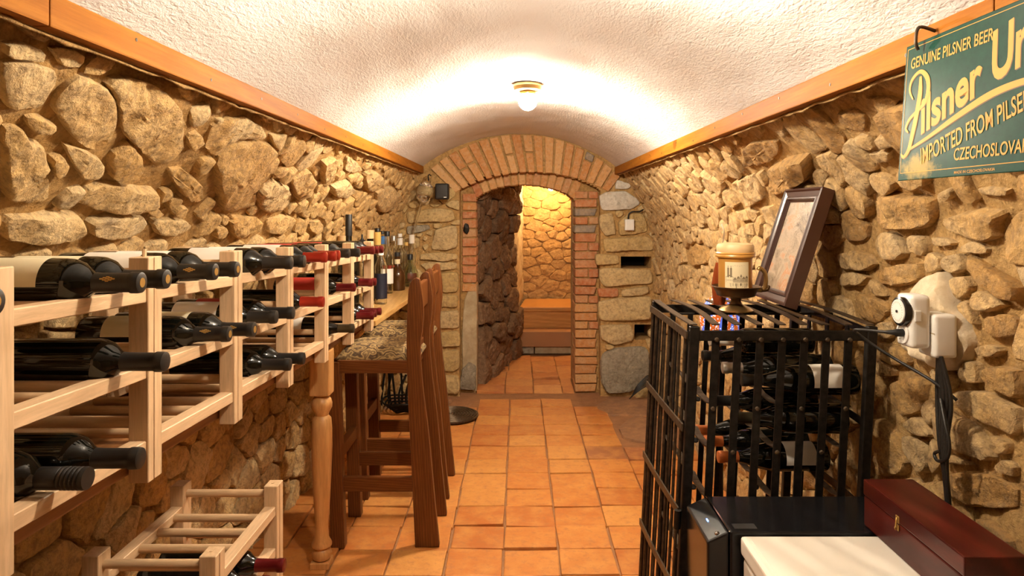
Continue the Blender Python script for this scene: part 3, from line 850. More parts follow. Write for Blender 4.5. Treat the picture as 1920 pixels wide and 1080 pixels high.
# ------------------------------------------------------------------ things
class Thing:
    def __init__(s, name, label, cat, loc, group=None):
        s.loc = Vector(loc); s.o = empty(name, label, cat, s.loc, group)
    def part(s, name, mb, mat, smooth=None, bevel=0, parent=None, seg=2, label=None):
        mb.v = [tuple(Vector(v) - s.loc) for v in mb.v]
        o = mb.build(name, mat, parent or s.o, smooth, bevel, seg)
        if label: o['label'] = label
        return o
def copy_tree(o, dx, label=None):
    c = o.copy(); COL.objects.link(c); c.location = o.location + Vector(dx)
    if label: c['label'] = label
    for ch in list(o.children):
        k = ch.copy(); COL.objects.link(k); k.parent = c
        for g in list(ch.children):
            q = g.copy(); COL.objects.link(q); q.parent = k
    return c
T = Matrix.Translation
def RX(a): return Matrix.Rotation(a, 4, 'X')
def RY(a): return Matrix.Rotation(a, 4, 'Y')
def RZ(a): return Matrix.Rotation(a, 4, 'Z')

# --- lamps
def lamp(y, label, mat):
    top = 1.838; t = Thing('ceiling_lamp', label, 'lamp', (.04, y, top))
    M = T((.04, y, top))
    t.part('base', MB().lathe([(.0001, .004), (.062, .004), (.064, -.006), (.058, -.022), (.034, -.026), (.0001, -.026)], 28, M), BRASS, SM(30))
    t.part('holder', MB().lathe([(.030, -.024), (.034, -.032), (.036, -.040), (.0001, -.040)], 20, M), BRASS, SM(30))
    for a in range(3):
        p = M @ Vector((.036 * math.cos(a * 2.1 + .5), .036 * math.sin(a * 2.1 + .5), -.036))
        t.part('screw', MB().tube([p, p + Vector((.008 * math.cos(a * 2.1 + .5), .008 * math.sin(a * 2.1 + .5), 0))], .003, 6), BRASS)
    prof = [(.0001, -.108)] + [(.040 * math.sin(k * math.pi / 12), -.068 - .040 * math.cos(k * math.pi / 12)) for k in range(1, 11)] + [(.030, -.036)]
    t.part('globe', MB().lathe(prof, 20, M), mat, SM(60))
lamp(2.93, 'lit opal globe lamp on the vault crown in front of the brick arch', LAMP)
lamp(1.28, 'lit opal globe lamp on the vault crown between the wine rack and the sign', LAMPB)
t = Thing('bulb', 'bare glowing bulb hanging in the far room behind the doorway', 'lamp', (.32, 6.72, 1.72))
t.part('cord', MB().tube([(.32, 6.72, 1.725), (.32, 6.72, 1.585)], .004, 6), CABLE)
t.part('socket', MB().lathe([(.0001, .0), (.014, 0), (.016, -.03), (.0001, -.03)], 12, T((.32, 6.72, 1.60))), BRASS, SM())
t.part('glass_bulb', MB().lathe([(.012, 0), (.022, -.02), (.028, -.045), (.020, -.068), (.0001, -.076)], 14, T((.32, 6.72, 1.572))), LAMPF, SM(60))

# --- bottles
SH = {
 'bordeaux': [(.0001, .004), (.030, .0), (.0365, .004), (.0375, .012), (.0375, .185), (.0365, .197), (.031, .211), (.022, .221), (.0158, .230), (.0140, .242), (.0140, .298), (.0001, .298)],
 'burgundy': [(.0001, .004), (.031, .0), (.0385, .004), (.0395, .012), (.0395, .145), (.038, .165), (.032, .190), (.024, .212), (.0175, .232), (.0142, .252), (.0140, .298), (.0001, .298)]}
CACHE = {}
def glass_mesh(shape):
    if shape not in CACHE: CACHE[shape] = MB().lathe(SH[shape], 28).mesh('glass', SM(50))
    return CACHE[shape]
def part_mesh(key, fn, smooth=45):
    if key not in CACHE: CACHE[key] = fn().mesh(key if isinstance(key, str) else key[0], SM(smooth))
    return CACHE[key]
CAPMAT = {'black': CAPB, 'crest': CAPB, 'red': CAPR, 'darkred': CAPD, 'orange': CAPO, 'silver': CAPS, 'bronze': CAPK, 'screw': CAPB, 'white': PAPER}
def cap_mb(kind):
    m = MB()
    if kind == 'screw':
        p = [(.0152, .232), (.0158, .234), (.0158, .262)]
        for k in range(6): p += [(.0150, .263 + k * .006), (.0162, .265 + k * .006), (.0162, .267 + k * .006)]
        return m.lathe(p + [(.0155, .301), (.0001, .301)], 24)
    return m.lathe([(.0160, .232), (.0152, .240), (.0150, .284), (.0166, .286), (.0166, .296), (.0158, .301), (.0125, .3022), (.0001, .3022)], 24)
def crest_mb():
    m = MB()
    for a in range(-3, 4):
        for b in range(-2, 3):
            if abs(a) + abs(b) * 1.2 < 3.4 and (a + b) % 2 == 0:
                c = math.pi * 1.38 + a * .11
                m.lathe([(.01535, .256 + b * .0045 - .0026), (.01545, .256 + b * .0045), (.01535, .256 + b * .0045 + .0026)], 2, None, c - .075, c + .075)
    return m
LABMAT = {'white': PAPER, 'cream': CREAM, 'red': REDP}
def bottle(cap, lab, label, group, M, shape='bordeaux', name='wine_bottle', arc=1.75):
    o = empty(name, label, 'bottle', (0, 0, 0), group); o.matrix_world = M
    def add(nm, me, mat, parent=o, lb=None):
        if not me.materials: me.materials.append(mat)
        elif me.materials[0] != mat: me = me.copy(); me.materials[0] = mat
        q = link(nm, me, parent)
        if lb: q['label'] = lb
        return q
    add('glass', glass_mesh(shape), BGLASS)
    c = add('capsule', part_mesh(('capsule', cap), lambda: cap_mb(cap)), CAPMAT[cap])
    if cap == 'crest':
        add('crest', part_mesh('crest', crest_mb), GOLD, c, 'gold crest')
        add('gold_seal', part_mesh('gold_seal', lambda: MB().lathe([(.0001, .3026), (.0075, .3026), (.0075, .3020)], 14)), GOLD, c, 'gold seal')
    if lab:
        r = .0380 if shape == 'bordeaux' else .0400
        h0, h1 = (.055, .165) if shape == 'bordeaux' else (.04, .125)
        add('label', part_mesh(('label', shape, arc), lambda: MB().lathe([(r, h0), (r + .0002, (h0 + h1) / 2), (r, h1)], 20, None, math.pi - arc, math.pi + arc)), LABMAT[lab])
    return o
POSTF = [.888 + .367 * k for k in range(-1, 7)]           # far edge of each front post
def rk(y): return -.030 * (y - .888)                      # the rack dips slightly along its length
TIER = {'top': 1.172, 'middle': 1.037, 'bottom': .903}
CAPN = {'crest': 'black gold-crested capsule', 'black': 'plain black capsule', 'red': 'bright red capsule', 'darkred': 'dark wine-red capsule', 'screw': 'black ribbed screw cap', 'bronze': 'dark bronze banded capsule'}
def rack_bottle(tier, cell, slot, cap, lab, tipx=-.582, shape='bordeaux', extra=''):
    y = POSTF[cell] + .08 * slot + U(-.004, .004)         # cell 0 lies before post index 1
    z = TIER[tier] + rk(y) - .004 + .0262 + (.002 if shape == 'burgundy' else 0)
    lb = 'bottle with %s%s in the long rack, %s tier' % (CAPN[cap], ', %s label' % lab if lab else '', tier) + extra
    yaw = U(-.02, .02)
    M = T((tipx - .302, y, z)) @ RZ(yaw) @ RY(math.pi / 2) @ RZ(U(-.25, .3))
    bottle(cap, lab, lb, '%s bottles in the %s rack tier' % (CAPN[cap] + (' ' + lab if lab else ''), tier), M, shape)
for a in [('top', 0, 3, 'crest', 'cream', -.585), ('top', 1, 2, 'crest', 'cream', -.578), ('top', 1, 3, 'crest', 'cream', -.580, 'bordeaux', ' by pegged post'),
          ('top', 2, 1, 'crest', 'white', -.590), ('top', 2, 2, 'crest', 'white', -.582),
          ('top', 3, 1, 'black', 'white', -.565), ('top', 3, 2, 'black', 'white', -.558), ('top', 4, 1, 'red', 'white', -.580),
          ('top', 4, 2, 'red', 'red', -.575), ('top', 4, 3, 'red', 'red', -.585), ('top', 5, 1, 'black', None, -.60), ('top', 5, 2, 'black', 'red', -.585),
          ('top', 6, 1, 'darkred', None, -.59), ('top', 6, 2, 'darkred', None, -.59), ('top', 6, 3, 'darkred', None, -.585),
          ('middle', 1, 3, 'black', None, -.578), ('middle', 2, 3, 'crest', 'cream', -.575), ('middle', 2, 2, 'crest', 'cream', -.60),
          ('middle', 3, 1, 'black', 'white', -.602), ('middle', 3, 2, 'black', 'red', -.588),
          ('middle', 4, 1, 'red', None, -.590), ('middle', 6, 1, 'darkred', None, -.60, 'burgundy'), ('middle', 6, 2, 'darkred', None, -.60), ('middle', 5, 3, 'darkred', 'red', -.62),
          ('bottom', 1, 2, 'black', None, -.578, 'bordeaux', ', beside the screw-cap bottle'), ('bottom', 1, 1, 'screw', None, -.605),
          ('bottom', 3, 2, 'black', None, -.595), ('bottom', 3, 3, 'black', None, -.585),
          ('bottom', 5, 1, 'bronze', 'white', -.585, 'burgundy'), ('bottom', 6, 1, 'darkred', None, -.595), ('bottom', 6, 2, 'darkred', None, -.60), ('bottom', 6, 3, 'darkred', None, -.595)]:
    rack_bottle(*a)

# --- long wine rack
def build_rack(label, x0, x1, posts, tiers, ztop, zbot, zf, ends=True):
    """x0 front, x1 back; posts = far edges; tiers = rail tops; zf(y) slope"""
    t = Thing('wine_rack', label, 'rack', (x0, posts[0], zbot + zf(posts[0])))
    PW, PD, RH, RT = .036, .046, .024, .030
    for xf, xb in ((x0, x0 - PW), (x1 + PW, x1)):
        for y in posts:
            p = t.part('post', MB().box(xb, y - PD, (zbot if xf == x0 or zbot < .1 else .8745) + zf(y), xf, y, ztop + zf(y)), BEECHV, None, .0015, seg=1)
            if xf == x0:
                t.part('dowel_peg', MB().tube([(x0 - .02, y - PD / 2, ztop + zf(y)), (x0 - .02, y - PD / 2, ztop + zf(y) + (.014 if abs(y - 1.255) < .01 else .0015))], .004, 8), BEECHV, None, parent=p)
                t.part('groove', MB().box(x0 + .0002, y - PD * .62, zbot + zf(y) + .001, x0 + .0008, y - PD * .60, ztop + zf(y) - .001), TABLE, None, parent=p)
        for ya, yb in zip(posts, posts[1:]):
            for z in tiers:
                xo = x0 - .004 if xf == x0 else x1 + .004 + RT
                m = MB(); A, B = (ya - .0005, z + zf(ya)), (yb - PD + .0005, z + zf(yb))
                m.prism([(A[0], A[1] - RH), (B[0], B[1] - RH), B, A], lambda u, v, h: Vector((h, u, v)), xo - RT, xo)
                t.part('rail', m, BEECH, None, .0015, seg=1)
    for ya, yb in zip(posts, posts[1:]):
        for z in tiers:
            for k in range(4):
                y = ya + .04 + .08 * k; zz = z + zf(y) - .012
                t.part('rod', MB().tube([(x1 + .02, y, zz), (x0 - .02, y, zz)], .010, 10), BEECHX, SM(50))
    for y in posts:
        for z in tiers:
            t.part('rod', MB().tube([(x1 + .03, y - PD / 2, z + zf(y) + .026), (x0 - .03, y - PD / 2, z + zf(y) + .026)], .010, 10), BEECHX, SM(50))
    return t
build_rack('long three-tier beech wine rack standing on the table against the left wall', -.655, -.985, POSTF, [1.172, 1.037, .903], 1.228, .828, rk)

# --- table with turned leg, bar plank
def tz(y): return .872 - .030 * (y - .888)
t = Thing('narrow_table', 'narrow pine table with turned legs carrying the long wine rack', 'table', (-.72, 2.5, 0))
m = MB(); m.prism([(.45, tz(.45) - .034), (3.08, tz(3.08) - .034), (3.08, tz(3.08)), (.45, tz(.45))], lambda u, v, h: Vector((h, u, v)), -1.0, -.695)
t.part('table_top', m, TABLE, None, .004)
for xa_, xb_ in ((-.985, -.965),):
    m = MB(); m.prism([(.55, tz(.55) - .10), (2.9, tz(2.9) - .10), (2.9, tz(2.9) - .035), (.55, tz(.55) - .035)], lambda u, v, h: Vector((h, u, v)), xa_, xb_)
    t.part('apron', m, TABLE, None, .002)
prof = [(.0001, .022), (.018, .022), (.031, .030), (.036, .048), (.032, .062), (.0255, .068), (.036, .076), (.0365, .084), (.026, .105), (.0235, .145), (.028, .22), (.034, .33), (.038, .44), (.0375, .50), (.034, .540), (.024, .552), (.026, .560), (.0365, .580), (.0375, .596), (.033, .612), (.022, .622), (.030, .630), (.0001, .632)]
for x, y in ((-.72, 2.5), (-.72, .75)):
    lg = t.part('leg', MB().lathe(prof, 24, T((x, y, 0))), LEGW, SM(35))
    t.part('leg_block', MB().box(x - .036, y - .036, .628, x + .036, y + .036, tz(y) - .03), LEGW, None, .006, lg)
    t.part('foot_block', MB().box(x - .034, y - .034, 0, x + .034, y + .034, .024), LEGW, None, .004, lg)
BZ = .80
t = Thing('bar_plank', 'yellow pine bar plank carrying spirit bottles in front of the stone pier', 'counter', (-.8, 3.9, .6))
t.part('top', MB().prism([(-.985, 3.10), (-.648, 3.10), (-.60, 4.76), (-.86, 4.76)], lambda u, v, h: Vector((u, v, h)), BZ - .026, BZ), PLANK, None, .003)
for y in (3.72, 4.6):
    b = t.part('bracket', MB().prism([(-.93, BZ - .027), (-.72, BZ - .027), (-.93, BZ - .22)], lambda u, v, h: Vector((u, y + h, v)), -.015, .015), TABLE, None, .002)

# --- spirit bottles on the plank
def spirit(name, label, x, y, prof, mat, parts, z=BZ, n=22):
    t = Thing(name, label, 'bottle', (x, y, z), 'spirit bottles on the bar plank'); M = T((x, y, z))
    if mat in (CGLASS, GGLASS): prof = [(r, h_) for r, h_ in prof[:-1]] + [(max(.0002, r - .0028), h_ + (.004 if h_ < .01 else 0)) for r, h_ in prof[:-1][::-1]]
    t.part('glass', MB().lathe(prof, n, M), mat, SM(45))
    for nm, pf, mt, a0, a1 in parts:
        t.part(nm, MB().lathe(pf, 20, M, a0, a1), mt, SM(45))
    return t
def tall(r, h, hs, rn): return [(.0001, .003), (r * .9, 0), (r, .006), (r, hs), (r * .93, hs + .012), (rn + .006, hs + .04), (rn, hs + .055), (rn, h - .002), (.0001, h)]
TP = 2 * math.pi
def cap(r, h0, h1): return [(.0001, h0), (r, h0), (r, h1 - .002), (r * .9, h1), (.0001, h1)]
FR = (math.pi * 1.1, math.pi * 2.05)   # towards the camera and the aisle
def P3(x, d): return (x - CX) / F * d
d = 3.25; spirit('magnum_bottle', 'tall black magnum bottle standing upright just past the rack end', P3(654, d), d, tall(.052, .478, .27, .0145), BGLASS, [('capsule', [(.0162, .38), (.0165, .478), (.015, .482), (.0001, .482)], CAPB, 0, TP)])
d = 3.66; spirit('vodka_bottle', 'tall clear bottle with a dark blue vertical label at the plank edge', P3(714, d), d, tall(.033, .305, .20, .014), CGLASS, [('label', [(.0338, .03), (.0338, .165)], BLUEC, *FR), ('cap', cap(.0155, .262, .308), WHITEC, 0, TP)])
d = 3.5; spirit('cork_jar_bottle', 'squat bottle with a pale cork stopper behind the rack end', P3(643, d), d, tall(.045, .345, .22, .02), CGLASS, [('stopper', cap(.026, .325, .372), CORK, 0, TP)])
d = 3.5; spirit('black_stopper_bottle', 'clear bottle with a black spout stopper beside the magnum', P3(679, d), d, tall(.038, .325, .2, .015), CGLASS, [('stopper', [(.0001, .31), (.018, .31), (.020, .345), (.010, .35), (.005, .362), (.005, .378), (.0001, .379)], CAPB, 0, TP)])
d = 3.8; spirit('wooden_cap_bottle', 'dark bottle with a round cream wooden cap', P3(694, d), d, tall(.04, .36, .24, .018), BGLASS, [('cap', cap(.022, .345, .392), STEINT, 0, TP)])
d = 4.0; spirit('yellow_cap_bottle', 'clear bottle with a yellow neck sleeve and black cap', P3(708, d), d, tall(.038, .37, .24, .018), CGLASS, [('sleeve', [(.0195, .30), (.0205, .34), (.0195, .375)], YELC, 0, TP), ('cap', cap(.016, .372, .398), CAPB, 0, TP)])
d = 4.3; spirit('blue_neck_bottle', 'slim clear bottle with a blue neck label', P3(717, d), d, tall(.035, .36, .24, .015), CGLASS, [('neck_label', [(.017, .29), (.017, .34)], plain('sky_blue_label', (.05, .16, .40), .4), 0, TP), ('cap', cap(.016, .352, .372), CAPB, 0, TP)])
d = 4.14; spirit('clear_vodka_bottle', 'tall clear bottle with black cap and white body label', P3(726, d), d, tall(.036, .36, .22, .0145), CGLASS, [('label', [(.0368, .06), (.0368, .15)], WHITEC, *FR), ('cap', cap(.0165, .345, .376), CAPB, 0, TP)])
d = 4.52; spirit('silver_cap_bottle', 'clear bottle with a silver cap behind the brown squat bottle', P3(738, d), d, tall(.036, .315, .2, .0145), CGLASS, [('cap', cap(.018, .30, .335), CAPS, 0, TP), ('label', [(.0368, .05), (.0368, .14)], REDP, *FR)])
d = 4.6; spirit('white_neck_bottle', 'clear bottle with a white neck label and white cap', P3(750, d), d, tall(.036, .33, .2, .0145), CGLASS, [('neck_label', [(.0185, .27), (.0185, .315)], WHITEC, 0, TP), ('cap', cap(.015, .322, .345), WHITEC, 0, TP)])
d = 4.66; spirit('gold_cap_bottle', 'slim clear bottle with a small gold cap', P3(762, d), d, tall(.019, .27, .17, .011), CGLASS, [('cap', cap(.0125, .262, .285), YELC, 0, TP)])
d = 4.70; spirit('paper_seal_bottle', 'clear bottle with a printed white paper seal over its cap', P3(772, d), d, tall(.029, .33, .2, .016), CGLASS, [('paper_seal', cap(.0195, .275, .335), PAPER, 0, TP)])
d = 4.30
spirit('brown_squat_bottle', 'squat brown glass bottle with beige label at the plank front', P3(745, d), d, [(.0001, .004), (.046, 0), (.050, .006), (.050, .085), (.046, .110), (.030, .135), (.0175, .150), (.0165, .225), (.0001, .228)], BRGLASS,
       [('label', [(.0508, .04), (.0508, .085)], CREAM, math.pi * 1.02, math.pi * 1.35), ('neck_label', [(.0178, .165), (.0178, .195)], CREAM, *FR), ('cap', cap(.0175, .212, .238), BLACKM, 0, TP)])
d = 4.52
spirit('round_decanter', 'round clear decanter with black cap and oval brown seal', P3(769, d), d, [(.0001, .006), (.032, 0), (.042, .006), (.054, .035), (.056, .065), (.050, .10), (.034, .128), (.018, .145), (.0155, .155), (.0155, .20), (.0001, .205)], GGLASS,
       [('seal', [(.0500, .036), (.0572, .060), (.0520, .090)], plain('brown_seal', (.10, .03, .012), .4), math.pi * 1.45, math.pi * 1.85), ('cap', cap(.0185, .175, .212), CAPB, 0, TP)])

# --- small rack on the floor below
def flat(y): return 0
FRP = [1.49, 1.857]
build_rack('low two-tier beech wine rack on the floor under the table', -.64, -.925, FRP, [.515, .405], .568, .0, flat)
build_rack('lower-topped beech wine rack in front of the two-tier one under the table', -.625, -.905, [1.06, 1.427], [.47, .335], .525, .0, flat)
for y, tx, lb, cp in ((1.60, -.585, 'dark wine bottle with red capsule in the low rack, nearest its middle', 'darkred'), (1.68, -.575, 'dark wine bottle with red capsule in the low rack beside the far post', 'darkred')):
    z = .405 - .004 + .0262
    bottle(cp, None, 'dark bottle with wine-red capsule in the low floor rack', 'bottles in the low floor rack', T((tx - .302, y, z)) @ RY(math.pi / 2))
bottle('darkred', None, 'dark bottle with wine-red capsule lying in the lower-topped front floor rack', None, T((-.64 - .302, 1.3, .47 - .004 + .0262)) @ RY(math.pi / 2))

# --- bar stools
def stool(label):
    t = Thing('bar_stool', label, 'stool', (-.52, 2.79, 0), 'oak bar stools at the bar plank')
    D = 2.67
    Lp = [(781, 1018), (777, 930), (773, 844), (768.5, 760), (766, 689), (765, 638), (766, 594), (768, 550), (771, 532), (776, 523), (783, 519)]
    Rp = [(789, 522), (793, 545), (796, 569), (796, 592), (793.5, 620), (790.5, 643), (791.5, 681), (797, 740), (806, 811), (815, 910), (826, 1016)]
    def sm(ps):
        return [(p.x, p.y) for p in catmull([(a, b, 0) for a, b in ps], 3)]
    poly = [((a - CX) / F * D, CH - (b - CY) / F * D) for a, b in sm(Lp) + sm(Rp)]
    zmin = min(z for _, z in poly); poly = [(x, z - zmin * (1 if z < .3 else 0) * (1 - z / .3 if z < .3 else 0)) for x, z in poly]
    poly = [(x, max(0, z)) for x, z in poly]
    for y in (2.645, 2.915):
        t.part('back_post', MB().prism(poly, lambda u, v, h: Vector((u, y + h, v)), -.014, .014), OAK, SM(35), .003)
    for y in (2.645, 2.915):
        m = MB(); m.prism([(-.722, 0), (-.668, 0), (-.690, .716), (-.740, .716)], lambda u, v, h: Vector((u, y + h, v)), -.022, .022)
        t.part('leg', m, OAK, None, .004)
        t.part('seat_rail', MB().box(-.70, y - .012, .672, -.405, y + .012, .722), OAKX, None, .003)
        m = MB(); m.box(-.70, y - .011, .215, -.375, y + .011, .271); t.part('stretcher', m, OAKX, None, .003)
    t.part('seat_rail', MB().box(-.72, 2.66, .672, -.695, 2.90, .722), OAK, None, .003)
    t.part('seat_rail', MB().box(-.425, 2.66, .672, -.405, 2.90, .722), OAK, None, .003)
    t.part('foot_rest', MB().box(-.712, 2.66, .335, -.684, 2.90, .385), OAK, None, .003)
    # cushion
    m = MB(); vs = []; fs = []; nx, ny = 14, 12; zc = .722
    for j in range(ny + 1):
        for i in range(nx + 1):
            a, b = 2 * i / nx - 1, 2 * j / ny - 1
            e = (1 - abs(a) ** 5) * (1 - abs(b) ** 5)
            vs.append((-.550 + .158 * a, 2.78 + .138 * b, zc + .006 + .044 * e ** .45))
    for j in range(ny):
        for i in range(nx): q = j * (nx + 1) + i; fs.append((q, q + 1, q + nx + 2, q + nx + 1))
    rim = [j * (nx + 1) for j in range(ny + 1)][::-1] + [i for i in range(1, nx + 1)] + [j * (nx + 1) + nx for j in range(1, ny + 1)] + [ny * (nx + 1) + i for i in range(nx - 1, 0, -1)]
    k0 = len(vs); vs += [(vs[i][0], vs[i][1], zc - .002) for i in rim]
    for a in range(len(rim)): b = (a + 1) % len(rim); fs.append((rim[a], rim[b], k0 + b, k0 + a))
    t.part('cushion', m.add(vs, fs), FAB, SM(60))
    # back slats between the posts
    t.part('crest_rail', MB().box(-.405, 2.655, .905, -.385, 2.905, 1.01, None), OAK, None, .005)
    t.part('back_slat', MB().box(-.425, 2.655, .70, -.402, 2.905, .765), OAK, None, .005)
    return t
s = stool('brown oak bar stool with tapestry cushion, standing beside the turned table leg')
copy_tree(s.o, (-.006, .44, 0), 'brown oak bar stool with tapestry cushion, the one next to the round mat')

# --- round mat, iron tangle, cable bundle
MC = Vector((-.425, 4.29, 0))
t = Thing('round_mat', 'round cast mat with ring pattern lying on tiles by the left pier', 'mat', MC)
M = T(MC)
prof = [(.0001, .022)]
for k in range(9): r0 = .018 * (k + .3); prof += [(r0 + .003, .022), (r0 + .006, .027), (r0 + .013, .027), (r0 + .016, .022)]
t.part('disc', MB().lathe(prof + [(.174, .022), (.174, .012), (.0001, .012)], 40, M), IRONB, SM(30))
for k in range(3):
    a = k * 2.1 + .2; p = MC + Vector((.15 * math.cos(a), .15 * math.sin(a), 0))
    t.part('foot', MB().tube([p, p + Vector((0, 0, .013))], .01, 8), IRONB)
t = Thing('iron_tools', 'tangle of dark wrought-iron rods and loops by the wall under the bar plank', 'ironwork', (-.80, 4.45, 0))
for k in range(9):
    x, y = -.80 + U(-.10, .12), 4.48 + U(-.12, .10); a = U(0, 6)
    t.part('iron_rod', MB().tube(catmull([(x, y, .008), (x + .02 * math.cos(a), y, .12), (x + U(-.07, .07), y + .03 * math.sin(a), U(.22, .38))], 5), .0075, 7), IRON, SM(60))
for k in range(5):
    r = .06 + .02 * k; c = Vector((-.74, 4.42, .012 + .016 * k))
    t.part('iron_hoop', MB().tube([c + Vector((r * math.cos(a * .35), r * math.sin(a * .35), .006 * math.sin(a))) for a in range(19)], .006, 6), IRON, SM(60))
t = Thing('cable_coil', 'bunch of black cable lying on the ground against the grey boulder', 'cable', px(1198, 735, 4.72))
for k in range(7):
    t.part('cable_strand', MB().tube(catmull([px(1180 + k, 748 - k, 4.70), px(1195, 735 - 2 * k, 4.68), px(1215, 722 - 3 * k, 4.70), px(1226, 722 - 2 * k, 4.74)], 5), .0035, 6), CABLE, SM(60))

# --- wall things on the end wall
t = Thing('junction_box', 'small white junction box with black cable on the right pier', 'junction box', px(1179, 420, 4.78))
a, b = px(1171, 432, 4.782), px(1188, 411, 4.782)
t.part('body', MB().box(a.x, 4.752, a.z, b.x, 4.80, b.z), WPLAST, None, .006)
t.part('lid', MB().box(a.x + .006, 4.748, a.z + .006, b.x - .006, 4.754, b.z - .006), WPLAST, None, .002)
t.part('cable', MB().tube(catmull([px(1178, 412, 4.78), px(1179, 402, 4.77), px(1186, 397, 4.765), px(1198, 397, 4.775), px(1206, 393, 4.80)], 5), .0055, 7), CABLE, SM(60))
bx = Thing('wall_speaker', 'small black boxy speaker fixed high on the left pier', 'speaker', px(828, 360, 4.72))
a, b = px(816, 374, 4.66), px(841, 344, 4.66)
bx.part('housing', MB().box(a.x, 4.64, a.z, b.x, 4.74, b.z, T((0, 0, 0))), BLACKM, SM(40), .014, seg=3)
bx.part('logo_plate', MB().box(b.x - .03, 4.636, a.z + .012, b.x - .012, 4.641, a.z + .017), WPLAST)
bx.part('bracket', MB().tube([((a.x + b.x) / 2, 4.73, (a.z + b.z) / 2), ((a.x + b.x) / 2, 4.80, (a.z + b.z) / 2)], .012, 8), BLACKM)
# glass wine thief: bulb, flared neck and long tube
t = Thing('glass_wine_thief', 'glass wine thief with round bulb and long tube hanging left of the speaker', 'glassware', px(797, 360, 4.70))
pts = [px(806, 330, 4.69), px(803, 338, 4.69), px(801, 344, 4.69), px(799, 350, 4.68), px(797, 358, 4.68), px(795.5, 366, 4.68), px(794, 373, 4.69), px(791, 380, 4.70), px(787, 394, 4.70), px(780, 420, 4.72), px(775, 440, 4.74)]
rs = [.016, .020, .030, .052, .064, .058, .036, .014, .0075, .0065, .0055]
t.part('bulb_and_tube', MB().tube(catmull([tuple(p) for p in pts], 4), [v.x for v in catmull([(r, 0, 0) for r in rs], 4)], 20, False), CGLASS, SM(70))
p = px(804, 336, 4.70)
t.part('hook', MB().tube(catmull([p + Vector((0, .11, .03)), p + Vector((0, .02, .035)), p + Vector((0, -.03, .02)), p + Vector((0, -.02, -.01))], 5), .004, 6), IRON, SM(60))
t = Thing('iron_latch', 'black iron latch stub on the brick left of the doorway', 'latch', px(875, 430, 4.90))
t.part('stub', MB().add(*stone_mesh([((x - CX) / F * 4.9, CH - (y - CY) / F * 4.9) for x, y in [(871, 418), (878, 420), (880, 432), (876, 440), (868, 434)]], lambda u, v, h: Vector((u, 4.905 - h, v)), .02, 0, 1)), IRON, SM(50))
# stairs in the far room
t = Thing('wooden_steps', 'pine steps with a wide top tread in the lit far room', 'steps', (.3, 6.3, 0))
t.part('base_block', MB().box(.02, 6.20, 0, .14, 6.36, .068), STG, None, .006)
t.part('base_block', MB().box(.15, 6.20, 0, .62, 6.36, .068), JPL, None, .006)
t.part('lower_step', MB().box(-.008, 6.17, .068, .62, 6.38, .205), STEPD, None, .006)
t.part('riser', MB().box(.012, 6.385, .205, .62, 6.41, .360), STEP)
t.part('tread', MB().prism([(.008, 6.36), (.62, 6.36), (.62, 7.0), (.07, 7.0)], lambda u, v, h: Vector((u, v, h)), .360, .398), STEP, None, .006)
t.part('side_support', MB().box(.59, 6.42, 0, .62, 7.0, .36), STEP)
# ------------------------------------------------------------------ iron wine cage (leans a little to the aisle)
CX0, CX1, CY0, CY1, CZ = .445, .892, 1.725, 2.2, 1.008
def lean(m):
    m.v = [(x - .050 * (CZ - z), y, z) for x, y, z in m.v]; return m
t = Thing('iron_wine_cage', 'black wrought-iron wine cage with riveted bars against the right wall', 'wine cage', (.64, 1.96, 0))
bx_ = [CX0 + (CX1 - CX0) * i / 8 for i in range(9)]
for yb_, nm in ((CY0, 'front_bar'), (CY1, 'back_bar')):
    for i, x in enumerate(bx_):
        if i in (0, 8):
            t.part('corner_post', lean(MB().box(x - .012, yb_ - .010, 0, x + .012, yb_ + .010, CZ)), IRON, None, .002, seg=1)
        else:
            w = .0098 if nm == 'front_bar' else .0085
            o = t.part(nm, lean(MB().box(x - w, yb_ - .0025, .03, x + w, yb_ + .0025, CZ - .01)), IRON, None, .001, seg=1)
            if nm == 'front_bar':
                for z in ([.975, .80, .57, .33] if i % 2 else [.975, .69, .45]):
                    t.part('rivet', lean(MB().lathe([(.0001, .005), (.0045, .004), (.0065, 0)], 8, T((x, CY0 - .003 - (.004 if z > .97 else 0), z)) @ RX(math.pi / 2))), IRONB, SM(), 0, o)
    for z in (.985, .05):
        t.part('cross_bar', lean(MB().box(CX0 - .014, yb_ - .007, z - .013, CX1 + .014, yb_ - .002, z + .013)), IRON, None, .0015, seg=1)
for i, x in enumerate(bx_):                                  # bowed straps over the top
    pts = [(x - .002 + .010 * (i % 2) * math.sin(k / 6 * math.pi), CY0 + (CY1 - CY0) * k / 6, CZ + .004 + .006 * math.sin(k / 6 * math.pi) * (1 if i % 3 else -.4)) for k in range(7)]
    m = MB()
    for a, b in zip(pts, pts[1:]): m.bar(a, b, .019, .003)
    t.part('top_strap', m, IRONB)
t.part('top_rod', MB().tube([(CX0 - .01, 1.96, CZ - .004), (CX1 + .01, 1.96, CZ - .004)], .0035, 8), IRON, SM())
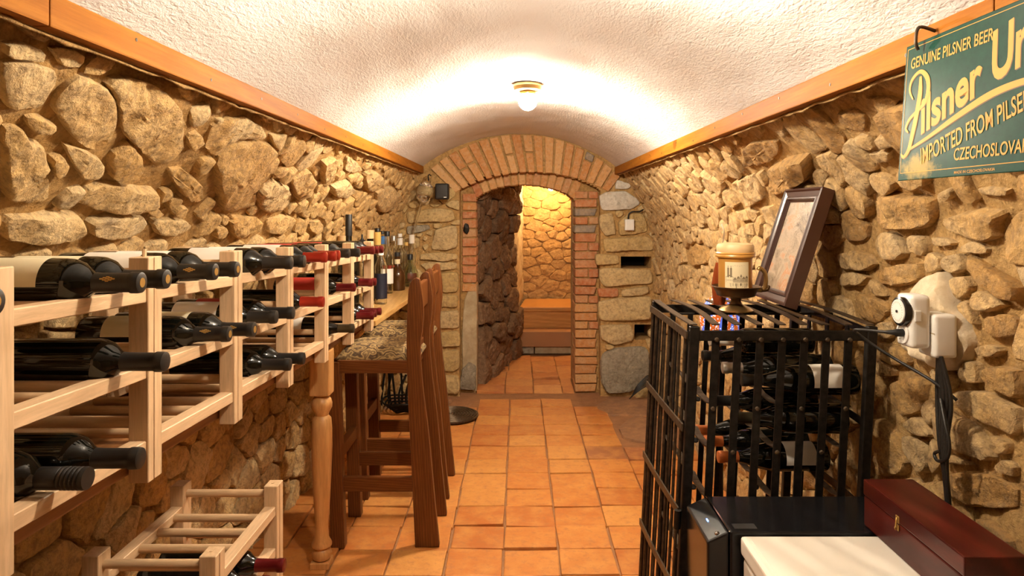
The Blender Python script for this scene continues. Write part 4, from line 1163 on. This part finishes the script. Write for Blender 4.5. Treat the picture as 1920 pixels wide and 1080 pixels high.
for sgn, x in ((-1, CX0 - .014), (1, CX1 + .014)):
    for k in range(8):
        y = CY0 + .03 + (CY1 - CY0 - .05) * k / 7
        if sgn < 0: t.part('side_rod', lean(MB().tube([(x, y, .05), (x + .003 * math.sin(k * 2), y, .5), (x, y, CZ - .02)], .0042, 8)), IRONB, SM())
        elif k % 2 == 0: t.part('side_bar', lean(MB().box(x - .003, y - .009, .05, x + .002, y + .009, CZ - .02)), IRON)
    for zf_, zn in ((.985, .985), (.742, .752), (.518, .540), (.30, .345), (.08, .09)):
        m = MB(); pts = [(x - .004 + sgn * .006 * math.sin(k / 5 * math.pi), CY1 + (CY0 - CY1) * k / 5, zf_ + (zn - zf_) * k / 5 + .006 * math.sin(k / 5 * math.pi)) for k in range(6)]
        for a, b in zip(pts, pts[1:]): m.bar(a, b, .004, .019)
        t.part('side_band', lean(m), IRONB if sgn < 0 else IRON)
    for y in ((CY0 + .16, CY0 + .32) if sgn < 0 else ()):
        t.part('side_bar', lean(MB().box(x + .006, y - .010, .05, x + .010, y + .010, CZ - .02)), IRON)
h = t.part('hinge', lean(MB().tube([(CX0 - .02, CY0 - .004, .50), (CX0 - .02, CY0 - .004, .545)], .009, 10)), IRON, SM())
SHELF = {'upper': .81, 'middle': .70, 'lower': .575, 'bottom': .33}
for z in SHELF.values():
    for i in (1, 4, 7):
        x = bx_[i]; m = MB()
        pts = [(x, CY0 + (CY1 - CY0) * k / 12, z - .004 + .007 * (k % 4 == 0)) for k in range(13)]
        for a, b in zip(pts, pts[1:]): m.bar(a, b, .018, .003)
        t.part('cradle', lean(m), IRONB)
        t.part('tongue', lean(MB().lathe([(.0001, 0), (.009, 0), (.009, -.003), (.0001, -.003)], 10, T((x - .012, CY0 + .1, z - .012)) @ RX(.4))), IRON)
def cage_bottle(cap, lab, y, tipx, z, label, shape='burgundy', arc=1.0, group=None):
    M = T((tipx + .302, y, z)) @ RZ(U(-.03, .03)) @ RY(-math.pi / 2) @ RZ(math.pi * .72)
    return bottle(cap, lab, label, group, M, shape, 'wine_bottle', arc)
def lx(z): return -.050 * (CZ - z)
cage_bottle('black', 'white', 1.80, .585, .855, 'dark bottle with white label in the upper cage tier, behind the front bars', arc=1.0)
b_ = cage_bottle('silver', None, 1.93, .578, .854, 'dark bottle with silver capsule in the upper cage tier')
cage_bottle('black', None, 2.10, .565, .854, 'dark bottle with plain black capsule at the back of the upper cage tier')
cage_bottle('white', None, 2.02, .565, .915, 'dark bottle with white capsule lying on the others at the cage top', 'bordeaux')
cage_bottle('bronze', None, 1.83, .572, .743, 'dark bottle with bronze banded capsule in the middle cage tier')
cage_bottle('black', None, 2.0, .565, .743, 'dark bottle with plain black capsule in the middle cage tier')
for y, tx in ((2.13, .545), (2.02, .548), (1.90, .552)):
    cage_bottle('orange', 'white' if y < 2 else None, y, tx, .618, 'dark bottle with orange capsule in the lower cage tier', group='orange-capped bottles in the cage')
for y, tx in ((1.82, .55), (2.05, .545)):
    cage_bottle('black', None, y, tx, .373, 'dark bottle with plain black capsule in the bottom cage tier', group='bottles in the bottom cage tier')

# --- stein on a bronze footed dish
S = Vector((.615, 1.93, CZ + .009))
t = Thing('footed_dish', 'bronze footed dish with curled handle on top of the cage', 'dish', S)
M = T(S)
t.part('foot', MB().lathe([(.0001, 0), (.046, 0), (.047, .003), (.040, .009), (.026, .014), (.018, .020), (.0001, .022)], 32, M), BRASS, SM(35))
t.part('stem', MB().lathe([(.018, .018), (.014, .026), (.014, .032), (.020, .040)], 24, M), BRONZE, SM(40))
t.part('bowl', MB().lathe([(.0001, .036), (.036, .038), (.052, .044), (.055, .052), (.057, .056), (.062, .066), (.068, .070), (.066, .071), (.054, .062), (.0001, .060)], 36, M), BRONZE, SM(35))
hp = [S + Vector(p) for p in ((.055, -.01, .060), (.072, -.015, .062), (.078, -.018, .085), (.074, -.020, .110), (.060, -.022, .122), (.056, -.022, .116))]
t.part('handle', MB().tube(catmull([tuple(p) for p in hp], 6), .0062, 10), BRASS, SM(60))
hp = [S + Vector(p) for p in ((.066, -.016, .060), (.082, -.018, .062), (.086, -.018, .074))]
t.part('thumb_curl', MB().tube(catmull([tuple(p) for p in hp], 5), [.005] * 10 + [.002], 8), BRONZE, SM(60))
S2 = S + Vector((-.002, 0, .0625)); M = T(S2)
t = Thing('lidded_stein', 'honey ceramic stein with town print and pale lid standing in the dish', 'stein', S2)
t.part('body', MB().lathe([(.0001, .0), (.044, 0), (.046, .003), (.046, .083), (.047, .086), (.047, .088), (.0001, .088)], 40, M), STEIN, SM(35))
t.part('rim', MB().lathe([(.047, .088), (.053, .090), (.0545, .094), (.053, .098), (.0545, .101), (.052, .104), (.047, .104)], 40, M), STEIN, SM(30))
for k in range(40):
    pass
t.part('lid', MB().lathe([(.0505, .104), (.0515, .108), (.0515, .119), (.048, .126), (.038, .129), (.0001, .130)], 40, M), STEINT, SM(40))
# printed view: paper panel with towers and gabled houses, wrapped round the body
def wrap(u, v, h): # u along the arc in metres from the panel middle, v up
    a = -math.pi * .56 + u / .046; return S2 + Vector(((.0462 + h) * math.cos(a), (.0462 + h) * math.sin(a), v))
def wrap_poly(m, pts, h):
    def sub(u0, v0, u1, v1): m.add([wrap(u0, v0, h), wrap(u1, v0, h), wrap(u1, v1, h), wrap(u0, v1, h)], [(0, 1, 2, 3)])
    sub(*pts)
m = MB()
for k in range(16): wrap_poly(m, (-.034 + k * .068 / 16, .004, -.034 + (k + 1) * .068 / 16, .078), .0003)
pn = t.part('print', m, PRINT)
ink = MB(); lt = MB()
for u in (-.027, -.019):
    wrap_poly(ink, (u, .036, u + .005, .062), .0006); wrap_poly(lt, (u + .001, .062, u + .004, .068), .0006)
for k, (u, w, z1) in enumerate(((-.031, .021, .044), (-.010, .008, .038), (-.002, .009, .041), (.007, .006, .046), (.013, .009, .040), (.022, .009, .042))):
    wrap_poly(lt, (u, .022, u + w, z1 - .008), .0006)
    for q in range(4): wrap_poly(ink, (u + w * q * .12, z1 - .008 + q * .0016, u + w * (1 - q * .12), z1 - .008 + (q + 1) * .0016), .0007)
    for q in range(int(w / .003)): wrap_poly(ink, (u + .0008 + q * .003, .026, u + .0018 + q * .003, .030), .0008)
for k in range(22): u = U(-.032, .030); wrap_poly(ink if k % 2 else lt, (u, U(.006, .018), u + .0015, .02), .0007)
for k in range(6): wrap_poly(lt, (-.02 + k * .006, .066 + .0015 * (k % 3), -.02 + k * .006 + .01, .0666 + .0015 * (k % 3)), .0005)
t.part('town_lines', ink, INK, parent=pn); t.part('town_walls', lt, INKL, parent=pn)
# amber stopper behind the stein
t = Thing('amber_flask', 'small amber glass flask just behind the stein on the cage', 'flask', (.600, 2.04, CZ + .012))
t.part('glass', MB().lathe([(.0001, 0), (.016, 0), (.020, .02), (.022, .06), (.016, .10), (.010, .125), (.0001, .125)], 20, T((.600, 2.04, CZ + .012))), AMBER, SM(50))
# --- mosaic lamp standing behind the cage
Lc = Vector((.715, 2.42, 0))
t = Thing('mosaic_lamp', 'glowing blue and orange mosaic glass lamp on an iron stand behind the cage', 'lamp', Lc)
t.part('base', MB().lathe([(.0001, 0), (.10, 0), (.10, .012), (.03, .03), (.0001, .03)], 28, T(Lc)), IRON, SM(35))
t.part('pole', MB().tube([Lc + Vector((0, 0, .02)), Lc + Vector((0, 0, .835))], .011, 10), IRON, SM())
t.part('globe', MB().lathe([(.015, .83), (.045, .845), (.066, .88), (.072, .915), (.064, .955), (.042, .985), (.024, 1.0), (.020, 1.02), (.030, 1.045), (.0001, 1.046)], 30, T(Lc)), MOSAIC, SM(60))
t.part('collar', MB().lathe([(.022, .822), (.026, .828), (.020, .836)], 20, T(Lc)), BRASS, SM())

# --- framed picture leaning on the wall
bn, bf = Vector((.752, 1.915, CZ + .022)), Vector((.752, 2.2, CZ + .022))
tn = Vector((.860, 1.915, 1.366))
uy = (bf - bn).normalized(); W_, H_ = .272, (tn - bn).length
uz = Vector((tn.x - bn.x, 0, tn.z - bn.z)).normalized(); un = uz.cross(uy).normalized()
if un.x > 0: un = -un
t = Thing('framed_picture', 'dark framed painting leaning on the right wall from the cage top', 'picture', bn)
def fp(u, v, h): return bn + uy * u + uz * v + un * h
def frame_bar(u0, v0, u1, v1, wu, wv):
    m = MB()
    return m
fw = .040
def moulding(p0, p1, inn_):                        # stepped profile swept along one side, mitred
    prof = [(0, -.030), (0, .006), (.006, .008), (.010, .003), (.024, .000), (.028, .004), (.033, .004), (.036, -.004), (.040, -.006), (.040, -.030)]
    d = Vector((p1[0] - p0[0], p1[1] - p0[1])).normalized(); m = MB(); vs = []
    for p, s in ((p0, 1), (p1, -1)):
        for a, h in prof: vs.append(fp(p[0] + inn_[0] * a + d.x * a * s, p[1] + inn_[1] * a + d.y * a * s, h))
    k = len(prof); fs = [(i, (i + 1) % k, k + (i + 1) % k, k + i) for i in range(k)] + [tuple(range(k - 1, -1, -1)), tuple(range(k, 2 * k))]
    return m.add(vs, fs)
for p0, p1, n_ in (((0, 0), (W_, 0), (0, 1)), ((W_, 0), (W_, H_), (-1, 0)), ((W_, H_), (0, H_), (0, -1)), ((0, H_), (0, 0), (1, 0))):
    t.part('frame_side', moulding(p0, p1, n_), FRAME, SM(30))
m = MB(); m.prism([(fw - .002, fw - .002), (W_ - fw + .002, fw - .002), (W_ - fw + .002, H_ - fw + .002), (fw - .002, H_ - fw + .002)], fp, -.012, -.008)
t.part('painting', m, PAINT)
m = MB(); m.prism([(.01, .01), (W_ - .01, .01), (W_ - .01, H_ - .01), (.01, H_ - .01)], fp, -.029, -.026); t.part('backing_board', m, TABLE)

# --- black appliance, white case, mahogany box
AZ = .588
t = Thing('black_appliance', 'low black appliance with blue light standing in front of the cage', 'appliance', (.66, 1.6, 0))
t.part('housing', MB().box(.468, 1.512, .012, .895, 1.705, AZ), BLACKP, None, .006)
m = MB(); m.prism([(.418, AZ - .022), (.466, AZ), (.466, .03), (.418, .03)], lambda u, v, h: Vector((u, h, v)), 1.512, 1.70); cp_ = t.part('control_side', m, BLACKP, None, .005)
t.part('chrome_strip', MB().bar((.468, 1.514, AZ + .001), (.468, 1.70, AZ + .001), .003, .003), CHROME)
t.part('led', MB().box(.440, 1.588, AZ - .0115, .4425, 1.600, AZ - .0095), LED, parent=cp_, label='blue indicator light')
t.part('top_plate', MB().box(.484, 1.527, AZ - .001, .535, 1.552, AZ + .001), BLACKM, None, .0008)
t.part('knob', MB().lathe([(.0001, 0), (.006, 0), (.006, .006), (.0001, .008)], 12, T((.445, 1.527, AZ - .014))), CHROME, SM())
for x in (.45, .86):
    for y in (1.53, 1.68): t.part('foot', MB().tube([(x, y, 0), (x, y, .014)], .012, 8), BLACKM)
t = Thing('white_case', 'cream-white lidded case standing in front of the black appliance', 'case', (.7, 1.28, 0))
t.part('body', MB().box(.490, 1.06, 0, .90, 1.492, .545), WBOX, None, .012, seg=3)
ld = t.part('lid', MB().box(.486, 1.056, .548, .904, 1.496, AZ), WBOX, None, .008, seg=3)
t.part('lid_ridge', MB().box(.502, 1.07, AZ - .0005, .506, 1.485, AZ + .002), WBOX, None, .001, ld)
xa_, xb_, ya_, yb2 = .782, .893, 1.197, 1.545
t = Thing('mahogany_box', 'red lacquered wooden wine box with brass clasp lying on the white case', 'box', (.84, 1.37, AZ))
t.part('base', MB().box(xa_, ya_, AZ + .001, xb_, yb2, AZ + .068), MAHO, None, .003)
ld = t.part('lid', MB().box(xa_ - .001, ya_ - .001, AZ + .0695, xb_, yb2 + .001, AZ + .105), MAHO, None, .003)
c = Vector((xa_ - .001, 1.405, AZ + .068))
t.part('clasp_plate', MB().box(c.x - .002, c.y - .006, c.z + .002, c.x, c.y + .006, c.z + .016), GOLD, None, .0008, ld, label='brass clasp plate')
t.part('clasp_hook', MB().tube(catmull([tuple(c + Vector(p)) for p in ((-.003, 0, .012), (-.006, -.004, .004), (-.006, -.002, -.006), (-.004, .004, -.010), (-.003, .002, -.014))], 4), .0016, 6), GOLD, SM(60), 0, ld)
t.part('clasp_catch', MB().box(c.x - .002, c.y - .005, c.z - .014, c.x, c.y + .005, c.z - .002), GOLD, None, .0008)

# --- sockets and timer on the right wall
def wr_at(x, y): u, v = hit(XR, x, y); return SR(u, v, 0)
def patch_px(pts, H): return [hit(XR, x, y) for x, y in pts]
pp = PATCH_UV
vs, fs = stone_mesh(pp, SR, .040, 0, .9, .01, 60); MB().add(vs, fs).build('plaster_patch', PATCH, wr, SM(50))
B = Vector((.905, 1.515, 1.03))
t = Thing('socket_box', 'white surface socket box on the plaster patch of the right wall', 'socket', (.91, 1.515, 1.0))
t.part('body', MB().box(.886, 1.452, .985, .935, 1.515, 1.078), WPLAST, SM(40), .008, seg=3)
t.part('seam', MB().box(.8852, 1.454, 1.036, .8865, 1.513, 1.038), JPL)
tm = Vector((.86, 1.49, 1.05))
t = Thing('plug_timer', 'white plug-in timer switch with round dial beside the socket box', 'timer', tm)
# the timer faces the aisle and sticks out from the wall
x0, x1, y0, y1, z0, z1 = .842, .885, 1.462, 1.524, 1.003, 1.118
t.part('body', MB().box(x0, y0, z0, x1, y1, z1), WPLAST, SM(40), .012, seg=4)
c = Vector((x0, (y0 + y1) / 2, z1 - .038)); Mf = T(c) @ RY(-math.pi / 2)
t.part('bezel', MB().lathe([(.0315, -.002), (.0315, .010), (.028, .012), (.027, .006), (.0001, .006)], 36, Mf), BLACKP, SM(30))
dl = t.part('dial', MB().lathe([(.0001, .004), (.025, .004), (.0265, .010), (.0255, .013), (.0001, .014)], 36, Mf), WPLAST, SM(30))
m = MB()
for k in range(24):
    a = k * math.pi / 12
    p = [Mf @ Vector((r * math.cos(a + da), r * math.sin(a + da), .0142)) for r, da in ((.018, -.02), (.022, -.02), (.022, .02), (.018, .02))]
    m.add(p, [(0, 1, 2, 3)])
t.part('ticks', m, INK, parent=dl)
t.part('pointer', MB().lathe([(.0001, .0138), (.003, .0138), (.003, .016), (.0001, .016)], 10, Mf), BLACKP, None, 0, dl)
c2_ = Vector((x0, (y0 + y1) / 2, z0 + .030)); Mg = T(c2_) @ RY(-math.pi / 2)
ol = t.part('outlet', MB().lathe([(.0225, -.002), (.0225, .003), (.0175, .004), (.0165, .001)], 30, Mg), WPLAST, SM(30))
t.part('outlet_recess', MB().lathe([(.0172, .0008), (.0001, .0008)], 24, Mg), BLACKM, None, 0, ol)
t.part('switch', MB().box(.848, y0 - .004, 1.062, .862, y0 + .001, 1.086), WPLAST, None, .002)
t = Thing('power_cord', 'black plug and cord running from the timer to behind the cage', 'cord', tuple(c2_))
t.part('plug', MB().tube([c2_ + Vector((.002, 0, 0)), c2_ + Vector((-.016, 0, 0)), c2_ + Vector((-.020, 0, .001)), c2_ + Vector((-.034, .008, 0))], [.0085, .0085, .006, .004], 12), BLACKM, SM(40))
pts = [c2_ + Vector((-.030, .006, 0)), c2_ + Vector((-.07, .06, -.004)), c2_ + Vector((-.05, .10, -.02)), c2_ + Vector((.0, .07, -.06)), c2_ + Vector((.05, -.02, -.10)), Vector((.925, 1.44, .90))]
t.part('cord', MB().tube(catmull([tuple(p) for p in pts], 6), .0035, 8), CABLE, SM(60))
t = Thing('wall_cables', 'bundle of black cables hanging down the right wall below the socket box', 'cables', (.9, 1.5, .3))
for k in range(5):
    o_ = (k - 2) * .006
    pts = [Vector((.897 + .002 * k, 1.46 + o_, .99)), Vector((.907, 1.455 + o_ * 2, .90)), Vector((.902, 1.45 + o_, .80)), Vector((.907 + .002 * k, 1.445 + o_ * .5, .66)), Vector((.917, 1.44 + o_ * .5, .45)), Vector((.92, 1.44 + o_, .02))]
    t.part('cable', MB().tube(catmull([tuple(p) for p in pts], 6), .0042 if k != 2 else .0065, 8), CABLE, SM(60))
pts = [(.897, 1.45, .90), (.887, 1.42, .86), (.887, 1.405, .82), (.892, 1.42, .785), (.897, 1.46, .765), (.899, 1.475, .775), (.897, 1.45, .79)]
t.part('cable_loop', MB().tube(catmull(pts, 6), .0035, 8), CABLE, SM(60))
# --- thin wire on the right wall above the stein
u0 = [hit(XR, x, y) for x, y in ((1372, 417), (1377, 430), (1376, 445), (1372, 458), (1366, 470))]
w_ = MB().tube(catmull([tuple(SR(u, v, .045)) for u, v in u0], 5), .0025, 6).build('wall_wire', plain('grey_wire', (.45, .40, .33), .5), None, SM(60))
tag(w_, 'short pale wire hanging on the right wall above the stein', 'wire')

# --- enamel sign
SW, SHT = .445, .226
ey = Vector((.066, 0, .998)).normalized(); ex = Vector((0, -1, 0)); ez = ex.cross(ey)
so = Vector((.640, 1.1516, 1.350))
t = Thing('enamel_sign', 'green enamel beer sign with yellow lettering hanging from the right trim', 'sign', so)
t.o.matrix_world = Matrix(((ex.x, ey.x, ez.x, so.x), (ex.y, ey.y, ez.y, so.y), (ex.z, ey.z, ez.z, so.z), (0, 0, 0, 1)))
MB().box(0, 0, -.0016, SW, SHT, 0).build('plate', GREEN, t.o, None, .0012)
plate = t.o.children[0]
def strip(m, a, b, w, h):
    a, b = Vector(a), Vector(b); d = (b - a).normalized(); n = Vector((-d.y, d.x)) * w / 2
    m.add([(*(a + n), h), (*(a - n), h), (*(b - n), h), (*(b + n), h)], [(0, 1, 2, 3)])
bd = MB(); q = .0065
for a, b in (((q, q + .006), (SW - q, q + .006)), ((q, SHT - q), (SW - q, SHT - q)), ((q, q + .006), (q, SHT - q)), ((SW - q, q + .006), (SW - q, SHT - q))): strip(bd, a, b, .0011, .0004)
bd.build('border_line', YEL, plate)
def s_t(x, y):
    d = .65 * F / (x - CX); return (1.1516 - d, CH - (y - CY) / F * d - 1.351)
def stroke(m, pts, ws, h, off=(0, 0)):            # flat brush stroke with varying width
    P = [Vector((p.x + off[0], p.y + off[1])) for p in catmull([(a, b, 0) for a, b in pts], 6)]
    Wd = [v.x for v in catmull([(w, 0, 0) for w in ws], 6)]
    vs = []
    for i, p in enumerate(P):
        d = (P[min(i + 1, len(P) - 1)] - P[max(0, i - 1)]).normalized(); n = Vector((-d.y, d.x)) * Wd[i] / 2
        vs += [(*(p + n), h), (*(p - n), h)]
    m.add(vs, [(2 * i, 2 * i + 1, 2 * i + 3, 2 * i + 2) for i in range(len(P) - 1)])
def text(name, s, x, y, w, hgt, ang=0, shear=0, bold=.03, mat=YEL, z=.0006, shadow=True):
    cu = bpy.data.curves.new('lettering', 'FONT'); cu.body = s; cu.offset = bold; cu.shear = 0; cu.resolution_u = 4
    tmp = bpy.data.objects.new('lettering', cu); COL.objects.link(tmp); bpy.context.view_layer.update()
    me = bpy.data.meshes.new_from_object(tmp.evaluated_get(bpy.context.evaluated_depsgraph_get()))
    bpy.data.objects.remove(tmp); bpy.data.curves.remove(cu)
    xs = [v.co.x for v in me.vertices]; ys = [v.co.y for v in me.vertices]
    x0, x1 = min(xs), max(xs); capH = .73
    ca, sa = math.cos(ang), math.sin(ang)
    for v in me.vertices:
        a, b = (v.co.x - x0) / (x1 - x0) * w, v.co.y / capH * hgt
        a += shear * b
        v.co = (x + a * ca - b * sa, y + a * sa + b * ca, z)
    me.name = name; me.materials.clear(); me.materials.append(mat)
    link(name, me, plate)
    if shadow:
        m2 = me.copy(); m2.materials.clear(); m2.materials.append(YELSH)
        for v in m2.vertices: v.co = (v.co.x + .0013, v.co.y - .0012, z - .0003)
        link(name + '_shadow', m2, plate)
text('lettering', 'GENUINE PILSNER BEER', .018, .185, .197, .0185, bold=.012, shadow=False)
text('lettering', 'ilsner', .0585, .0735, .147, .058, math.radians(17.5), .22, .03)
text('lettering', 'Urquell', .2165, .1270, .185, .070, math.radians(13), .18, .03)
text('lettering', 'IMPORTED FROM PILSEN', .064, .024, .238, .0265, math.radians(14.0), .10, .012, shadow=False)
text('lettering', 'CZECHOSLOVAKIA', .146, .024, .166, .0185, bold=.012, shadow=False)
text('lettering', 'MADE IN CZECHOSLOVAKIA', .149, .004, .086, .0042, bold=.005, shadow=False)
K = lambda pts: [s_t(*p) for p in crop(1560, 0, 3.0, pts)]
for m_nm, mt, off, h in (('script_letter_shadow', YELSH, (.0014, -.0013), .0003), ('script_letter', YEL, (0, 0), .0007)):
    m = MB()
    stroke(m, K([(497,425),(500,520),(488,640),(472,750),(455,840),(430,880),(414,862)]), [.006, .0115, .012, .011, .009, .006, .003], h, off)
    stroke(m, K([(462,555),(440,505),(450,445),(492,398),(532,425),(546,490),(532,570),(490,620),(448,670),(432,720),(448,742)]), [.003, .005, .006, .006, .0095, .010, .008, .006, .006, .005, .003], h + .00005, off)
    stroke(m, K([(452,842),(560,770),(700,665),(850,560),(960,500),(1080,455),(1200,425)]), [.004, .006, .009, .0105, .010, .009, .008], h + .0001, off)
    m.build(m_nm, mt, plate)
# hooks over the trim
for s_ in (.048, SW - .05):
    P_ = t.o.matrix_world @ Vector((s_, SHT - .010, 0))
    pts = [Vector((P_.x - .008, P_.y, P_.z - .006)), Vector((P_.x - .012, P_.y, P_.z + .008)), Vector((P_.x - .004, P_.y + .004, P_.z + .032)), Vector((P_.x + .022, P_.y + .004, P_.z + .026))]
    inv = t.o.matrix_world.inverted()
    MB().tube([inv @ p for p in catmull([tuple(p) for p in pts], 6)], .0028, 8).build('wire_hook', IRONB, t.o, SM(60))
